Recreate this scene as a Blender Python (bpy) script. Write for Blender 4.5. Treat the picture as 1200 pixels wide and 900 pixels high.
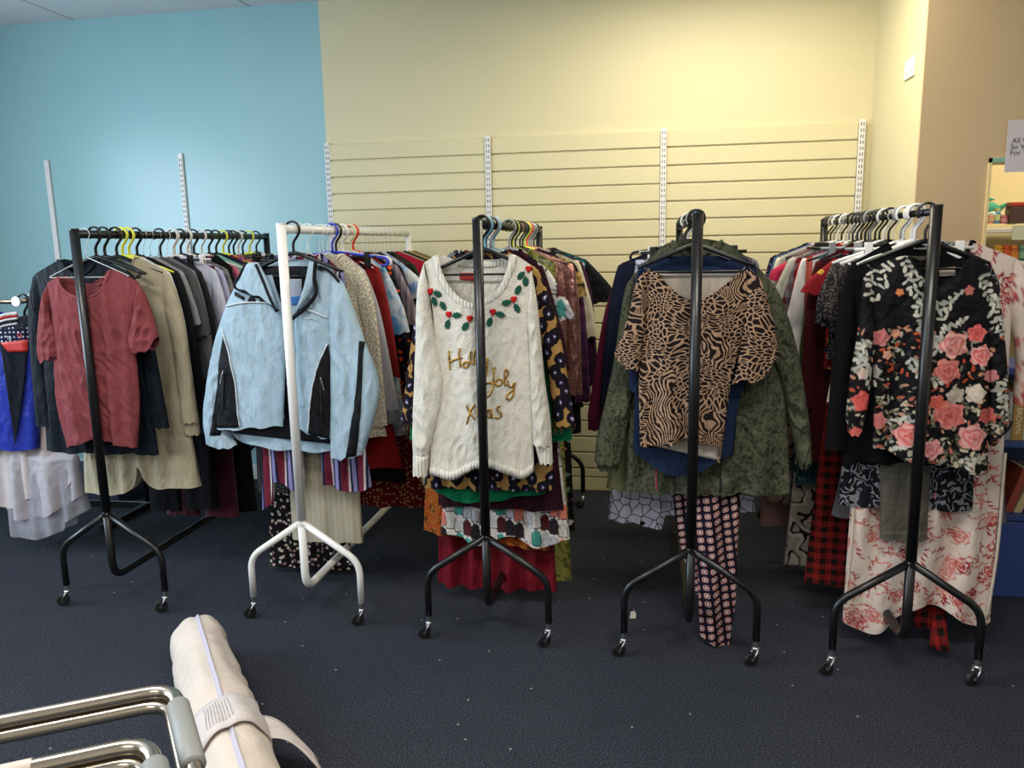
import bpy, bmesh, math, random
import numpy as np
from mathutils import Vector, Matrix
for o in list(bpy.data.objects): bpy.data.objects.remove(o)
SC = bpy.context.scene
COL = SC.collection
# ------------------------------------------------------------------ camera
CH, PIT, ROLL, YAW, FOC = 1.5228, 0.1754, -0.0201, 0.1734, 919.1
_cy, _sy = math.cos(YAW), math.sin(YAW)
FW = Vector((-_sy*math.cos(PIT), _cy*math.cos(PIT), -math.sin(PIT)))
_r = Vector((_cy, _sy, 0)); _u = _r.cross(FW)
RR = math.cos(ROLL)*_r + math.sin(ROLL)*_u
UU = -math.sin(ROLL)*_r + math.cos(ROLL)*_u
CP = Vector((0, 0, CH))
cam = bpy.data.objects.new('camera', bpy.data.cameras.new('camera')); COL.objects.link(cam)
m = Matrix.Identity(4)
for i in range(3): m[i][0] = RR[i]; m[i][1] = UU[i]; m[i][2] = -FW[i]; m[i][3] = CP[i]
cam.matrix_world = m
cam.data.sensor_width = 36; cam.data.lens = 36*FOC/1200; cam.data.clip_start = .02
SC.camera = cam
def ray(px, py): return FW + RR*((px-600)/FOC) - UU*((py-450)/FOC)
def at(px, py, Y):                      # a pixel of the survey -> (x, z) on the plane at distance Y
    d = ray(px, py); t = Y/d.y; return (d.x*t, CH+d.z*t)
def atz(px, py, z):
    d = ray(px, py); t = (z-CH)/d.z; return Vector((d.x*t, d.y*t, z))
def atx(px, py, x):
    d = ray(px, py); t = x/d.x; return Vector((x, d.y*t, CH+d.z*t))
# ------------------------------------------------------------------ world, light, exposure
w = bpy.data.worlds.new('world'); SC.world = w; w.use_nodes = True
w.node_tree.nodes['Background'].inputs[0].default_value = (.6, .7, .85, 1)
w.node_tree.nodes['Background'].inputs[1].default_value = .25
SC.view_settings.view_transform = 'Standard'; SC.view_settings.look = 'None'
SC.view_settings.gamma = 1; SC.view_settings.use_curve_mapping = False
SC.view_settings.exposure = 0.04
def area(name, loc, rot, sx, sy, power, col):
    l = bpy.data.lights.new(name, 'AREA'); l.shape = 'RECTANGLE'; l.size = sx; l.size_y = sy
    l.energy = power; l.color = col
    o = bpy.data.objects.new(name, l); COL.objects.link(o); o.location = loc; o.rotation_euler = rot
    return o
ZC = 2.98
WARM = (1, .93, .78); COOL = (.70, .86, 1)
LAMPS = [(-1.9, 1.3, 46, (1, .97, .92)), (.5, 1.3, 46, (1, .95, .86)), (-1.9, -1.2, 40, (1, .97, .92)), (.9, -1.2, 40, (1, .95, .88)),
         (.35, 3.75, 36, (1, .92, .70))]
for i, (x, y, p, c) in enumerate(LAMPS):
    area('ceiling_lamp_light', (x, y, ZC-.05), (0, 0, 0), 1.1, .28, p, c)
area('window_daylight', (-4.75, 1.6, 1.75), (0, math.radians(-90), 0), 1.5, 2.6, 150, COOL)
area('back_room_lamp_light', (2.3, 4.35, ZC-.1), (0, 0, 0), .8, .3, 24, (1, .96, .84))

# ------------------------------------------------------------------ node helpers
class NT:
    def __init__(s, name):
        s.m = bpy.data.materials.new(name); s.m.use_nodes = True; s.t = s.m.node_tree
        s.b = s.t.nodes['Principled BSDF']
    def n(s, typ, ins=None, out=0, **kw):
        nd = s.t.nodes.new(typ)
        for k, v in kw.items(): setattr(nd, k, v)
        for k, v in (ins or {}).items():
            sk = nd.inputs[k]
            if isinstance(v, bpy.types.NodeSocket): s.t.links.new(v, sk)
            else: sk.default_value = v
        return nd.outputs[out] if out is not None else nd
    def math(s, op, a, b=0.0): return s.n('ShaderNodeMath', {0: a, 1: b}, operation=op)
    def vm(s, op, a, b=(0, 0, 0)): return s.n('ShaderNodeVectorMath', {0: a, 1: b}, operation=op)
    def pos(s): return s.n('ShaderNodeTexCoord', out=3)
    def noise(s, v, sc, det=3, rough=.5, out=0): return s.n('ShaderNodeTexNoise', {'Vector': v, 'Scale': sc, 'Detail': det, 'Roughness': rough}, out=out)
    def ramp(s, f, stops, const=True):
        nd = s.t.nodes.new('ShaderNodeValToRGB'); cr = nd.color_ramp
        cr.interpolation = 'CONSTANT' if const else 'LINEAR'
        while len(cr.elements) < len(stops): cr.elements.new(.5)
        for e, (p, c) in zip(cr.elements, stops): e.position = p; e.color = tuple(c)+(1,)
        s.t.links.new(f, nd.inputs[0]); return nd.outputs[0]
    def mix(s, f, a, b, bt='MIX'):
        nd = s.t.nodes.new('ShaderNodeMix'); nd.data_type = 'RGBA'; nd.blend_type = bt
        for sk, v in ((nd.inputs[0], f), (nd.inputs[6], a), (nd.inputs[7], b)):
            if isinstance(v, bpy.types.NodeSocket): s.t.links.new(v, sk)
            else: sk.default_value = v if not isinstance(v, tuple) or len(v) == 4 else v+(1,)
        return nd.outputs[2]
    def col(s, v):
        if isinstance(v, bpy.types.NodeSocket): s.t.links.new(v, s.b.inputs['Base Color'])
        else: s.b.inputs['Base Color'].default_value = tuple(v)+(1,)
    def set(s, **k):
        for a, v in k.items():
            sk = s.b.inputs[a.replace('_', ' ')]
            if isinstance(v, bpy.types.NodeSocket): s.t.links.new(v, sk)
            else: sk.default_value = v
    def bump(s, h, st=.3, dist=.002):
        o = s.n('ShaderNodeBump', {'Height': h, 'Strength': st, 'Distance': dist}); s.t.links.new(o, s.b.inputs['Normal'])
def lin(h):
    h = h.lstrip('#'); r = []
    for i in (0, 2, 4):
        c = int(h[i:i+2], 16)/255; r.append(c/12.92 if c <= .04045 else ((c+.055)/1.055)**2.4)
    return tuple(r)
_mc = {}
def plain(name, h, rough=.5, metal=0, spec=.5, var=0, vs=8, bs=0, bsc=200, bd=.002):
    if name in _mc: return _mc[name]
    k = NT(name); c = lin(h) if isinstance(h, str) else h
    P = k.pos()
    if var:
        f = k.noise(P, vs, 4)
        k.col(k.mix(f, tuple(x*(1-var) for x in c), tuple(min(1, x*(1+var)) for x in c)))
    else: k.col(c)
    k.set(Roughness=rough, Metallic=metal); k.b.inputs['Specular IOR Level'].default_value = spec
    if bs: k.bump(k.noise(P, bsc, 2), bs, bd)
    _mc[name] = k.m; return k.m
# cloth materials: kind chooses the print
def fab(name, cols, kind='plain', sc=1.0, rough=.85, sheen=.0, weave=500, ws=.25, crease=.45):
    if name in _mc: return _mc[name]
    k = NT('fabric_'+name); C = [lin(c) for c in cols]; P = k.pos()
    sx = k.n('ShaderNodeSeparateXYZ', {0: P}, out=None); X, Z = sx.outputs[0], sx.outputs[2]
    nz = k.noise(P, 6, 3)
    Q = k.n('ShaderNodeCombineXYZ', {0: X, 1: Z}); D2 = dict(voronoi_dimensions='2D')
    bh = k.noise(P, weave, 2)
    if kind == 'plain':
        k.col(k.mix(nz, tuple(c*.88 for c in C[0]), tuple(min(1, c*1.1) for c in C[0])))
    elif kind == 'marl':
        f = k.noise(P, 260, 2); k.col(k.ramp(f, [(.38, C[0]), (.62, C[1])], False))
    elif kind in ('stripes', 'hstripes', 'dstripes'):
        v = X if kind == 'stripes' else Z if kind == 'hstripes' else k.math('ADD', k.math('MULTIPLY', X, .8), Z)
        f = k.math('FRACT', k.math('MULTIPLY', v, 12*sc)); n = len(C)
        k.col(k.ramp(f, [(i/n, C[i]) for i in range(n)]))
    elif kind == 'plaid':
        fx = k.ramp(k.math('FRACT', k.math('MULTIPLY', X, 14*sc)), [(0, C[0]), (.5, C[1])])
        fz = k.ramp(k.math('FRACT', k.math('MULTIPLY', Z, 14*sc)), [(0, C[0]), (.5, C[1])])
        c = k.mix(.5, fx, fz)
        if len(C) > 2:
            l = k.ramp(k.math('FRACT', k.math('MULTIPLY', X, 14*sc)), [(0, (0, 0, 0)), (.22, (1, 1, 1)), (.27, (0, 0, 0))])
            c = k.mix(k.math('MULTIPLY', l, .7), c, C[2])
        k.col(c)
    elif kind == 'knit':
        k.col(k.mix(nz, tuple(c*.93 for c in C[0]), C[0]))
        wx = k.math('SINE', k.math('MULTIPLY', X, 900*sc)); wz = k.math('SINE', k.math('MULTIPLY', Z, 1100*sc))
        bh = k.math('ADD', k.math('MULTIPLY', wx, wz), k.noise(P, 60, 2)); ws = .5
    elif kind == 'rib':
        k.col(k.mix(nz, tuple(c*.93 for c in C[0]), C[0]))
        bh = k.math('SINE', k.math('MULTIPLY', X, 480*sc)); ws = .9
    elif kind == 'cable':
        wx = k.math('SINE', k.math('MULTIPLY', X, 260*sc)); wz = k.math('SINE', k.math('MULTIPLY', k.math('ADD', Z, k.math('ABSOLUTE', k.math('MULTIPLY', wx, .006))), 700*sc))
        bh = k.math('ADD', k.math('MULTIPLY', wx, 1.3), wz); ws = 1
        k.col(k.mix(k.noise(P, 90, 2), tuple(c*.8 for c in C[0]), C[0]))
    elif kind == 'crochet':
        v = k.n('ShaderNodeTexVoronoi', {'Vector': Q, 'Scale': 110*sc}, **D2); k.col(k.ramp(v, [(0, C[1]), (.25, C[1]), (.45, C[0])], False)); bh = v; ws = .8
    elif kind == 'pleat':
        k.col(C[0]); bh = k.math('SINE', k.math('MULTIPLY', k.math('ADD', Z, k.math('MULTIPLY', k.math('SINE', k.math('MULTIPLY', X, 18)), .012)), 700*sc)); ws = 1
    elif kind == 'flecks':   # small flower sprigs scattered over a ground
        v = k.n('ShaderNodeTexVoronoi', {'Vector': Q, 'Scale': 40*sc, 'Randomness': 1.0}, out=None, **D2)
        f = k.math('ADD', v.outputs[0], k.math('MULTIPLY', k.noise(P, 160*sc, 1), .5))
        cc = k.ramp(k.n('ShaderNodeSeparateXYZ', {0: v.outputs[1]}), [(i/(len(C)-1), C[i+1]) for i in range(len(C)-1)])
        k.col(k.mix(k.ramp(f, [(0, (1, 1, 1)), (.5, (0, 0, 0))]), C[0], cc))
    elif kind == 'paisley':
        d = k.vm('ADD', P, k.vm('MULTIPLY', k.noise(P, 14*sc, 2, out=1), (.12, .12, .12)))
        f = k.math('FRACT', k.math('MULTIPLY', k.noise(d, 16*sc, 2), 7))
        k.col(k.ramp(f, [(0, C[0]), (.45, C[1]), (.8, C[2 % len(C)])]))
    elif kind == 'camo':
        f = k.noise(P, 75*sc, 5, .7); g = k.noise(P, 9, 3)
        c = k.ramp(f, [(.3, C[0]), (.46, C[1]), (.52, C[2]), (.64, C[1])], False)
        k.col(k.mix(k.math('MULTIPLY', g, .35), c, C[0]))
    elif kind == 'tiger':
        wv = k.vm('ADD', P, k.vm('MULTIPLY', k.noise(P, 5.5, 1.5, out=1), (.32, .0, .32)))
        wv2 = k.vm('ADD', Q, k.vm('MULTIPLY', k.noise(P, 7, 1, out=1), (.14, .14, .0)))
        a = k.n('ShaderNodeTexVoronoi', {'Vector': k.vm('MULTIPLY', wv2, (46, 78, 1)), 'Scale': 1.0*sc}, feature='DISTANCE_TO_EDGE', **D2)
        s_ = k.n('ShaderNodeTexWave', {'Vector': wv, 'Scale': 24*sc, 'Distortion': 2.6, 'Detail': 1.5, 'Detail Scale': 3.0})
        m_ = k.ramp(k.noise(k.vm('ADD', P, (3, 1, 2)), 7.5, 1), [(0, (0, 0, 0)), (.57, (1, 1, 1))])
        ca = k.ramp(a, [(0, C[0]), (.12, C[1])]); cb = k.ramp(s_, [(0, C[1]), (.54, C[0])])
        k.col(k.mix(m_, ca, cb))
    elif kind == 'leopard':
        wv = k.vm('ADD', Q, k.vm('MULTIPLY', k.noise(P, 45, 2, out=1), (.022, .022, .0)))
        v = k.n('ShaderNodeTexVoronoi', {'Vector': k.vm('MULTIPLY', wv, (1.1, .85, 1)), 'Scale': 20*sc, 'Randomness': .75}, **D2)
        k.col(k.ramp(v, [(0, C[3]), (.07, C[2]), (.16, C[1]), (.52, C[0])]))
    elif kind == 'bloom':    # white blooms outlined in black
        v = k.n('ShaderNodeTexVoronoi', {'Vector': Q, 'Scale': 30*sc}, feature='DISTANCE_TO_EDGE', **D2)
        k.col(k.mix(k.ramp(k.noise(P, 18, 2), [(0, (0, 0, 0)), (.68, (1, 1, 1))]), k.ramp(v, [(0, C[1]), (.04, C[0])]), C[1]))
    elif kind == 'diamond':  # rows of rounded squares
        u = k.math('MULTIPLY', k.math('ADD', X, k.math('MULTIPLY', Z, .12)), 29*sc); vv = k.math('MULTIPLY', k.math('SUBTRACT', Z, k.math('MULTIPLY', X, .35)), 33*sc)
        fu = k.math('SUBTRACT', k.math('FRACT', u), .5); fv = k.math('SUBTRACT', k.math('FRACT', vv), .5)
        p = k.math('POWER', k.math('ADD', k.math('POWER', k.math('ABSOLUTE', fu), 3), k.math('POWER', k.math('ABSOLUTE', fv), 3)), .333)
        k.col(k.ramp(p, [(0, C[1]), (.12, C[0]), (.19, C[2]), (.34, C[0])]))
    elif kind == 'dots':
        v = k.n('ShaderNodeTexVoronoi', {'Vector': Q, 'Scale': 95*sc, 'Randomness': .2}, **D2); k.col(k.ramp(v, [(0, C[1]), (.22, C[0])]))
    elif kind == 'sequin':
        v = k.n('ShaderNodeTexVoronoi', {'Vector': P, 'Scale': 240}, out=1)
        k.col(k.mix(k.n('ShaderNodeSeparateXYZ', {0: v}), C[0], C[1])); k.set(Metallic=.75); rough = .3; bh = k.n('ShaderNodeSeparateXYZ', {0: v}); ws = 1
    elif kind == 'rings':
        v = k.n('ShaderNodeTexVoronoi', {'Vector': Q, 'Scale': 14*sc, 'Randomness': .3}, **D2)
        k.col(k.ramp(v, [(0, C[1]), (.06, C[2]), (.10, C[1]), (.33, C[2]), (.37, C[1]), (.40, C[0])]))
    elif kind == 'swirl':
        f = k.noise(k.vm('ADD', P, k.vm('MULTIPLY', k.noise(P, 6, 2, out=1), (.1, .1, .1))), 9*sc, 3)
        n = len(C); k.col(k.ramp(f, [(.36+.28*i/(n-1), C[i]) for i in range(n)], kind != 'swirl'))
    elif kind == 'paint':
        a = k.t.nodes.new('ShaderNodeAttribute'); a.attribute_name = 'print'; k.col(a.outputs[0])
    k.set(Roughness=rough); k.b.inputs['Specular IOR Level'].default_value = .12
    if sheen: k.b.inputs['Sheen Weight'].default_value = sheen
    # fine weave over broad drape creases
    wv_ = k.vm('MULTIPLY', k.vm('ADD', P, k.vm('MULTIPLY', k.noise(P, 4, 1, out=1), (.10, .10, .10))), (1.0, 1.0, .42))
    cr_ = k.math('ABSOLUTE', k.math('SUBTRACT', k.noise(wv_, 15, 3, .55), .5))
    b1 = k.n('ShaderNodeBump', {'Height': cr_, 'Strength': crease, 'Distance': .05})
    b2 = k.n('ShaderNodeBump', {'Height': bh, 'Strength': ws, 'Distance': .0015, 'Normal': b1}); k.t.links.new(b2, k.b.inputs['Normal'])
    _mc[name] = k.m; return k.m

# ------------------------------------------------------------------ object helpers
def link(name, me, mat, parent=None):
    o = bpy.data.objects.new(name, me); COL.objects.link(o)
    if mat: me.materials.append(mat)
    if parent: o.parent = parent
    return o
def tag(o, label=None, cat=None, group=None, kind=None):
    if label: o['label'] = label
    if cat: o['category'] = cat
    if group: o['group'] = group
    if kind: o['kind'] = kind
    return o
def thing(name, loc, label, cat, group=None, rz=0):
    o = bpy.data.objects.new(name, None); COL.objects.link(o); o.empty_display_size = .05
    o.location = loc; o.rotation_euler = (0, 0, rz); return tag(o, label, cat, group)
def mesh_np(name, V, F, smooth=True):
    me = bpy.data.meshes.new(name); me.from_pydata([tuple(map(float, v)) for v in V], [], F); me.update()
    if smooth: me.polygons.foreach_set('use_smooth', [True]*len(me.polygons))
    return me
class G:                                    # collects shapes into one mesh
    def __init__(s): s.V = []; s.F = []
    def box(s, x0, x1, y0, y1, z0, z1):
        b = len(s.V); s.V += [(x, y, z) for x in (x0, x1) for y in (y0, y1) for z in (z0, z1)]
        s.F += [tuple(b+i for i in f) for f in ((0, 1, 3, 2), (4, 6, 7, 5), (0, 4, 5, 1), (2, 3, 7, 6), (0, 2, 6, 4), (1, 5, 7, 3))]; return s
    def tube(s, pts, r, n=10, closed=False, ell=None, cap=True):
        pts = [Vector(p) for p in pts]; N = len(pts); b = len(s.V)
        T = []
        for i in range(N):
            a = pts[(i-1) % N] if (closed or i > 0) else pts[i]; c = pts[(i+1) % N] if (closed or i < N-1) else pts[i]
            t = (c-a); T.append(t.normalized() if t.length > 1e-9 else Vector((0, 0, 1)))
        up = Vector((0, 1, 0)) if abs(T[0].y) < .9 else Vector((1, 0, 0))
        nv = (up - T[0]*up.dot(T[0])).normalized()
        for i in range(N):
            nv = (nv - T[i]*nv.dot(T[i])).normalized(); bn = T[i].cross(nv)
            rr = r[i] if isinstance(r, (list, tuple)) else r; e = ell or (1, 1)
            for j in range(n):
                a = 2*math.pi*j/n; s.V.append(tuple(pts[i] + nv*(rr*e[0]*math.cos(a)) + bn*(rr*e[1]*math.sin(a))))
        for i in range(N if closed else N-1):
            for j in range(n):
                A = b+i*n; B = b+((i+1) % N)*n
                s.F.append((A+j, A+(j+1) % n, B+(j+1) % n, B+j))
        if cap and not closed: s.F.append(tuple(b+j for j in range(n))[::-1]); s.F.append(tuple(b+(N-1)*n+j for j in range(n)))
        return s
    def ball(s, c, r, n=10, sc=(1, 1, 1)):
        b = len(s.V); m_ = n//2
        for i in range(m_+1):
            t = math.pi*i/m_
            for j in range(n):
                p = 2*math.pi*j/n; s.V.append((c[0]+r*sc[0]*math.sin(t)*math.cos(p), c[1]+r*sc[1]*math.sin(t)*math.sin(p), c[2]+r*sc[2]*math.cos(t)))
        for i in range(m_):
            for j in range(n): s.F.append((b+i*n+j, b+(i+1)*n+j, b+(i+1)*n+(j+1) % n, b+i*n+(j+1) % n))
        return s
    def prism(s, poly, y0, y1):             # poly of (x,z), extruded along y
        b = len(s.V); n = len(poly)
        s.V += [(x, y0, z) for x, z in poly]+[(x, y1, z) for x, z in poly]
        s.F += [tuple(b+i for i in range(n)), tuple(b+n+i for i in range(n))[::-1]]
        s.F += [(b+i, b+n+i, b+n+(i+1) % n, b+(i+1) % n) for i in range(n)]; return s
    def go(s, name, mat, parent=None, smooth=False, bevel=0):
        me = mesh_np(name, s.V, s.F, smooth); bm = bmesh.new(); bm.from_mesh(me); bmesh.ops.recalc_face_normals(bm, faces=bm.faces)
        bm.to_mesh(me); bm.free()
        o = link(name, me, mat, parent)
        if bevel:
            md = o.modifiers.new('bevel', 'BEVEL'); md.width = bevel; md.segments = 2; md.limit_method = 'ANGLE'
        return o
def smooth_path(pts, rad, seg=6):           # rounds the corners of a polyline
    P = [Vector(p) for p in pts]; out = [P[0]]
    for i in range(1, len(P)-1):
        a = (P[i-1]-P[i]); c = (P[i+1]-P[i]); r = min(rad, a.length*.48, c.length*.48)
        A = P[i]+a.normalized()*r; B = P[i]+c.normalized()*r
        for k in range(seg+1):
            t = k/seg; out.append(A*(1-t)**2+P[i]*2*t*(1-t)+B*t*t)
    out.append(P[-1]); return out
def spline(pts, n):                         # catmull-rom through pts
    P = np.array(pts, float); m_ = len(P)
    if m_ < 3: return [tuple(P[0]+(P[-1]-P[0])*t) for t in np.linspace(0, 1, n)]
    Q = np.vstack([2*P[0]-P[1], P, 2*P[-1]-P[-2]]); out = []
    for u in np.linspace(0, m_-1-1e-6, n):
        i = int(u); t = u-i; a, b, c, d = Q[i:i+4]
        out.append(tuple(.5*((2*b)+(-a+c)*t+(2*a-5*b+4*c-d)*t*t+(-a+3*b-3*c+d)*t**3)))
    return out
def txt(name, s, size, mat, parent, loc, rot=(math.pi/2, 0, 0), align='LEFT', ext=.0006):
    cu = bpy.data.curves.new(name, 'FONT'); cu.body = s; cu.size = size; cu.extrude = ext; cu.align_x = align
    t = bpy.data.objects.new(name, cu); COL.objects.link(t)
    dg = bpy.context.evaluated_depsgraph_get(); me = bpy.data.meshes.new_from_object(t.evaluated_get(dg))
    bpy.data.objects.remove(t)
    o = link(name, me, None, parent); me.materials.clear(); me.materials.append(mat); o.location = loc; o.rotation_euler = rot; return o

# ------------------------------------------------------------------ cloth surfaces
def resample(pts, n):
    P = np.array(pts, float); d = np.r_[0, np.cumsum(np.hypot(*np.diff(P, axis=0).T))]
    t = np.linspace(0, d[-1], n); S = np.array(spline(pts, 12*len(pts)))
    ds = np.r_[0, np.cumsum(np.hypot(*np.diff(S, axis=0).T))]; ds *= d[-1]/ds[-1]
    return np.c_[np.interp(t, ds, S[:, 0]), np.interp(t, ds, S[:, 1])]
class Surf:
    def __init__(s, X, Y, Z): s.X = X.ravel(); s.Y = Y.ravel(); s.Z = Z.ravel()
    def __call__(s, x, z):
        x = np.atleast_1d(x).astype(float); z = np.atleast_1d(z).astype(float); out = np.empty(x.shape)
        for i in range(len(x)):
            d = (s.X-x[i])**2+(s.Z-z[i])**2; k = np.argpartition(d, 4)[:4]; w_ = 1/(d[k]+1e-7); out[i] = (s.Y[k]*w_).sum()/w_.sum()
        return out
def waves(rng, n, k0, k1, ang=None):
    W_ = []
    for _ in range(n):
        a = rng.uniform(-.35, .35) if ang is None else rng.uniform(*ang)
        kk = rng.uniform(k0, k1); W_.append((kk*math.cos(a), kk*math.sin(a), rng.uniform(0, 6.28), rng.uniform(.6, 1)))
    return W_
def wsum(W_, X, Z):
    r = 0
    for a, b, p, q in W_: r = r+q*np.sin(a*X+b*Z+p)
    return r/max(1, len(W_))**.5
def cloth(name, parent, mat, L, R, T=.022, y0=0, top=None, topb=None, hem=None, hemb=None, nu=26, nv=36, fold=(.001, .008), fk=(18, 45),
          crump=.0015, ck=(60, 140), seed=0, paint=None, neck=0, lean=0, nc=0):
    rng = random.Random(seed*7919+13)
    Lp = resample(L, nv+1); Rp = resample(R, nv+1)
    s = np.linspace(-1, 1, nu+1)[None, :]; v = np.linspace(0, 1, nv+1)[:, None]
    f = (s+1)/2
    bx = Lp[:, :1]*(1-f)+Rp[:, :1]*f; bz = Lp[:, 1:]*(1-f)+Rp[:, 1:]*f
    wt = (1-v)**3; wb = v**3
    Wf = waves(rng, 4, *fk); Wc = waves(rng, 7, *ck, ang=(-1.0, 1.0)); Wd = waves(rng, 3, fk[0]*1.3, fk[1]*1.3); ph = rng.uniform(0, 6)
    layers = []
    for side in (-1, 1):
        tp = top if side < 0 else (topb or top); hm = hem if side < 0 else (hemb or hem)
        Z = bz + (np.vectorize(tp)(s)*wt if tp else 0) + (np.vectorize(hm)(s)*wb if hm else 0)
        X = bx + 0*Z
        Z = Z + .004*np.sin(s*9+ph)*wb
        edge = np.sqrt(np.clip(1-s**2, 0, 1))**.8
        inn = 1/(1+np.exp((np.abs(s-nc)-neck)*40)) if neck else 0*s
        th = T*edge*np.clip(.3+v*5+inn*.5, 0, 1)
        fa = fold[0]+(fold[1]-fold[0])*v
        fo = fa*(wsum(Wf, X, Z*.5)+.45*side*wsum(Wd, X, Z*.4))*(.35+.65*edge)*np.clip(v*5, 0, 1)
        cr = wsum(Wc, X+.01*np.sin(Z*30), Z); cr = (1-np.abs(cr))*crump*np.clip(v*6, 0, 1)*edge
        Y = y0+side*th+fo+side*cr+lean*v**3
        layers.append((X, Y, Z))
    (X0, Y0, Z0), (X1, Y1, Z1) = layers
    ring = 2*nu
    Xr = np.hstack([X0[:, :nu], X1[:, ::-1][:, :nu]]); Yr = np.hstack([Y0[:, :nu], Y1[:, ::-1][:, :nu]]); Zr = np.hstack([Z0[:, :nu], Z1[:, ::-1][:, :nu]])
    V = np.stack([Xr.ravel(), Yr.ravel(), Zr.ravel()], 1)
    i = np.arange(nv)[:, None]*ring; j = np.arange(ring)[None, :]; j2 = (j+1) % ring
    F = np.stack([i+j, i+j2, i+ring+j2, i+ring+j], 2).reshape(-1, 4)
    me = bpy.data.meshes.new(name); me.vertices.add(len(V)); me.vertices.foreach_set('co', V.ravel().astype(np.float32))
    me.loops.add(F.size); me.loops.foreach_set('vertex_index', F.ravel().astype(np.int32))
    me.polygons.add(len(F)); me.polygons.foreach_set('loop_start', np.arange(0, F.size, 4, dtype=np.int32))
    me.polygons.foreach_set('use_smooth', np.ones(len(F), bool)); me.update(calc_edges=True); me.validate()
    if paint:
        C = paint(V[:, 0], V[:, 2]); a = me.color_attributes.new('print', 'FLOAT_COLOR', 'POINT')
        a.data.foreach_set('color', np.c_[C, np.ones(len(C))].astype(np.float32).ravel())
    o = link(name, me, mat, parent)
    return Cl(o, X0, Y0, Z0)
class Cl:
    def __init__(s, o, X, Y, Z): s.o = o; s.X, s.Y, s.Z = X, Y, Z; s.front = Surf(X, Y, Z)
    def toprow(s, a, b):                    # points of the front top edge between s=a and s=b
        n = s.X.shape[1]-1; ia = int((a+1)/2*n); ib = int((b+1)/2*n)
        return [(s.X[0, i], s.Y[0, i], s.Z[0, i]) for i in range(ia, ib+1)]
def patch(name, parent, mat, L, R, surf, off=.003, nu=10, nv=16, th=.002):
    Lp = resample(L, nv+1); Rp = resample(R, nv+1); f = np.linspace(0, 1, nu+1)[None, :]
    X = Lp[:, :1]*(1-f)+Rp[:, :1]*f; Z = Lp[:, 1:]*(1-f)+Rp[:, 1:]*f
    Y = surf(X.ravel(), Z.ravel()).reshape(X.shape)-off
    g = G(); n = nu+1
    for k in (0, 1): g.V += [(X[i, j], Y[i, j]+k*th, Z[i, j]) for i in range(nv+1) for j in range(n)]
    N = n*(nv+1)
    for i in range(nv):
        for j in range(nu):
            a = i*n+j; g.F += [(a, a+1, a+n+1, a+n), (N+a, N+a+n, N+a+n+1, N+a+1)]
    for i in range(nv): g.F += [(i*n, (i+1)*n, N+(i+1)*n, N+i*n), (i*n+nu, N+i*n+nu, N+(i+1)*n+nu, (i+1)*n+nu)]
    for j in range(nu): g.F += [(j, N+j, N+j+1, j+1), (nv*n+j, nv*n+j+1, N+nv*n+j+1, N+nv*n+j)]
    return g.go(name, mat, parent, smooth=True)
def seam(name, parent, mat, pts, surf, r=.0022, off=.002, n=30, ell=None):
    P = spline(pts, n); Y = surf([p[0] for p in P], [p[1] for p in P])
    return G().tube([(p[0], y-off, p[1]) for p, y in zip(P, Y)], r, 6, ell=ell).go(name, mat, parent, True)

# ------------------------------------------------------------------ materials
M = {}
M['black_tube'] = plain('black_powder_coat', '#101011', .33, 0, .5, bs=.1, bsc=300)
M['white_tube'] = plain('white_powder_coat', '#dcdad6', .35, 0, .5)
M['black_plastic'] = plain('black_plastic', '#0c0c0d', .35)
M['white_plastic'] = plain('white_plastic', '#dddad8', .35)
M['chrome'] = plain('chrome', '#b8aa98', .24, 1)
M['zinc'] = plain('zinc', '#b9b9b9', .35, 1)
M['rubber'] = plain('rubber', '#0b0b0b', .6)
HC = dict(black='#0c0c0d', white='#dedbd8', yellow='#dfe04a', blue='#2f3fc0', red='#d2301f', lime='#cfe04a', coral='#f0564e', grey='#8d8f92', sky='#6fb4cf', cream='#ccc6a0', wood='#b08a4a', wire='#a8a8a8', whitewire='#d9dad8', pink='#d98a9a', green='#2e8a4a')
def hmat(c): return plain('hanger_'+c, HC[c], .35, .9 if c == 'wire' else 0)

# ------------------------------------------------------------------ setting
YW = 4.75; XL = -5.2; XR = 3.6; YB = -2.6
def struct(g, name, mat, bevel=0): o = g.go(name, mat, None, False, bevel); o['kind'] = 'structure'; return o
k = NT('carpet'); P = k.pos()
n1 = k.noise(P, 190, 4, .8); n2 = k.noise(P, 4, 4, .6); n3 = k.noise(P, 900, 1)
c = k.ramp(n1, [(.38, lin('#1b1d24')), (.5, lin('#34363f')), (.64, lin('#666a76'))], False)
c = k.mix(k.math('MULTIPLY', n2, .5), c, lin('#282a32'))
sp = k.n('ShaderNodeTexVoronoi', {'Vector': P, 'Scale': 5.5, 'Randomness': 1.0}, out=None, voronoi_dimensions='2D')
lint = k.ramp(sp.outputs[0], [(0, (1, 1, 1)), (.020, (0, 0, 0))])
lint = k.math('MULTIPLY', lint, k.math('GREATER_THAN', k.n('ShaderNodeSeparateXYZ', {0: sp.outputs[1]}), .68))
k.col(k.mix(k.math('MULTIPLY', lint, .6), c, lin('#b9b5ac'))); k.set(Roughness=.95); k.b.inputs['Specular IOR Level'].default_value = .1
k.bump(k.math('ADD', n1, n3), .9, .004)
struct(G().box(XL, XR, YB, 5.4, -.05, 0), 'floor', k.m)
def paintmat(name, h, rough=.55):
    q = NT(name); P = q.pos(); c = lin(h); f = q.noise(P, 1.3, 4)
    q.col(q.mix(f, tuple(x*.95 for x in c), tuple(x*1.04 for x in c))); q.set(Roughness=rough); q.bump(q.noise(P, 350, 2), .08, .001); return q.m
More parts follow.
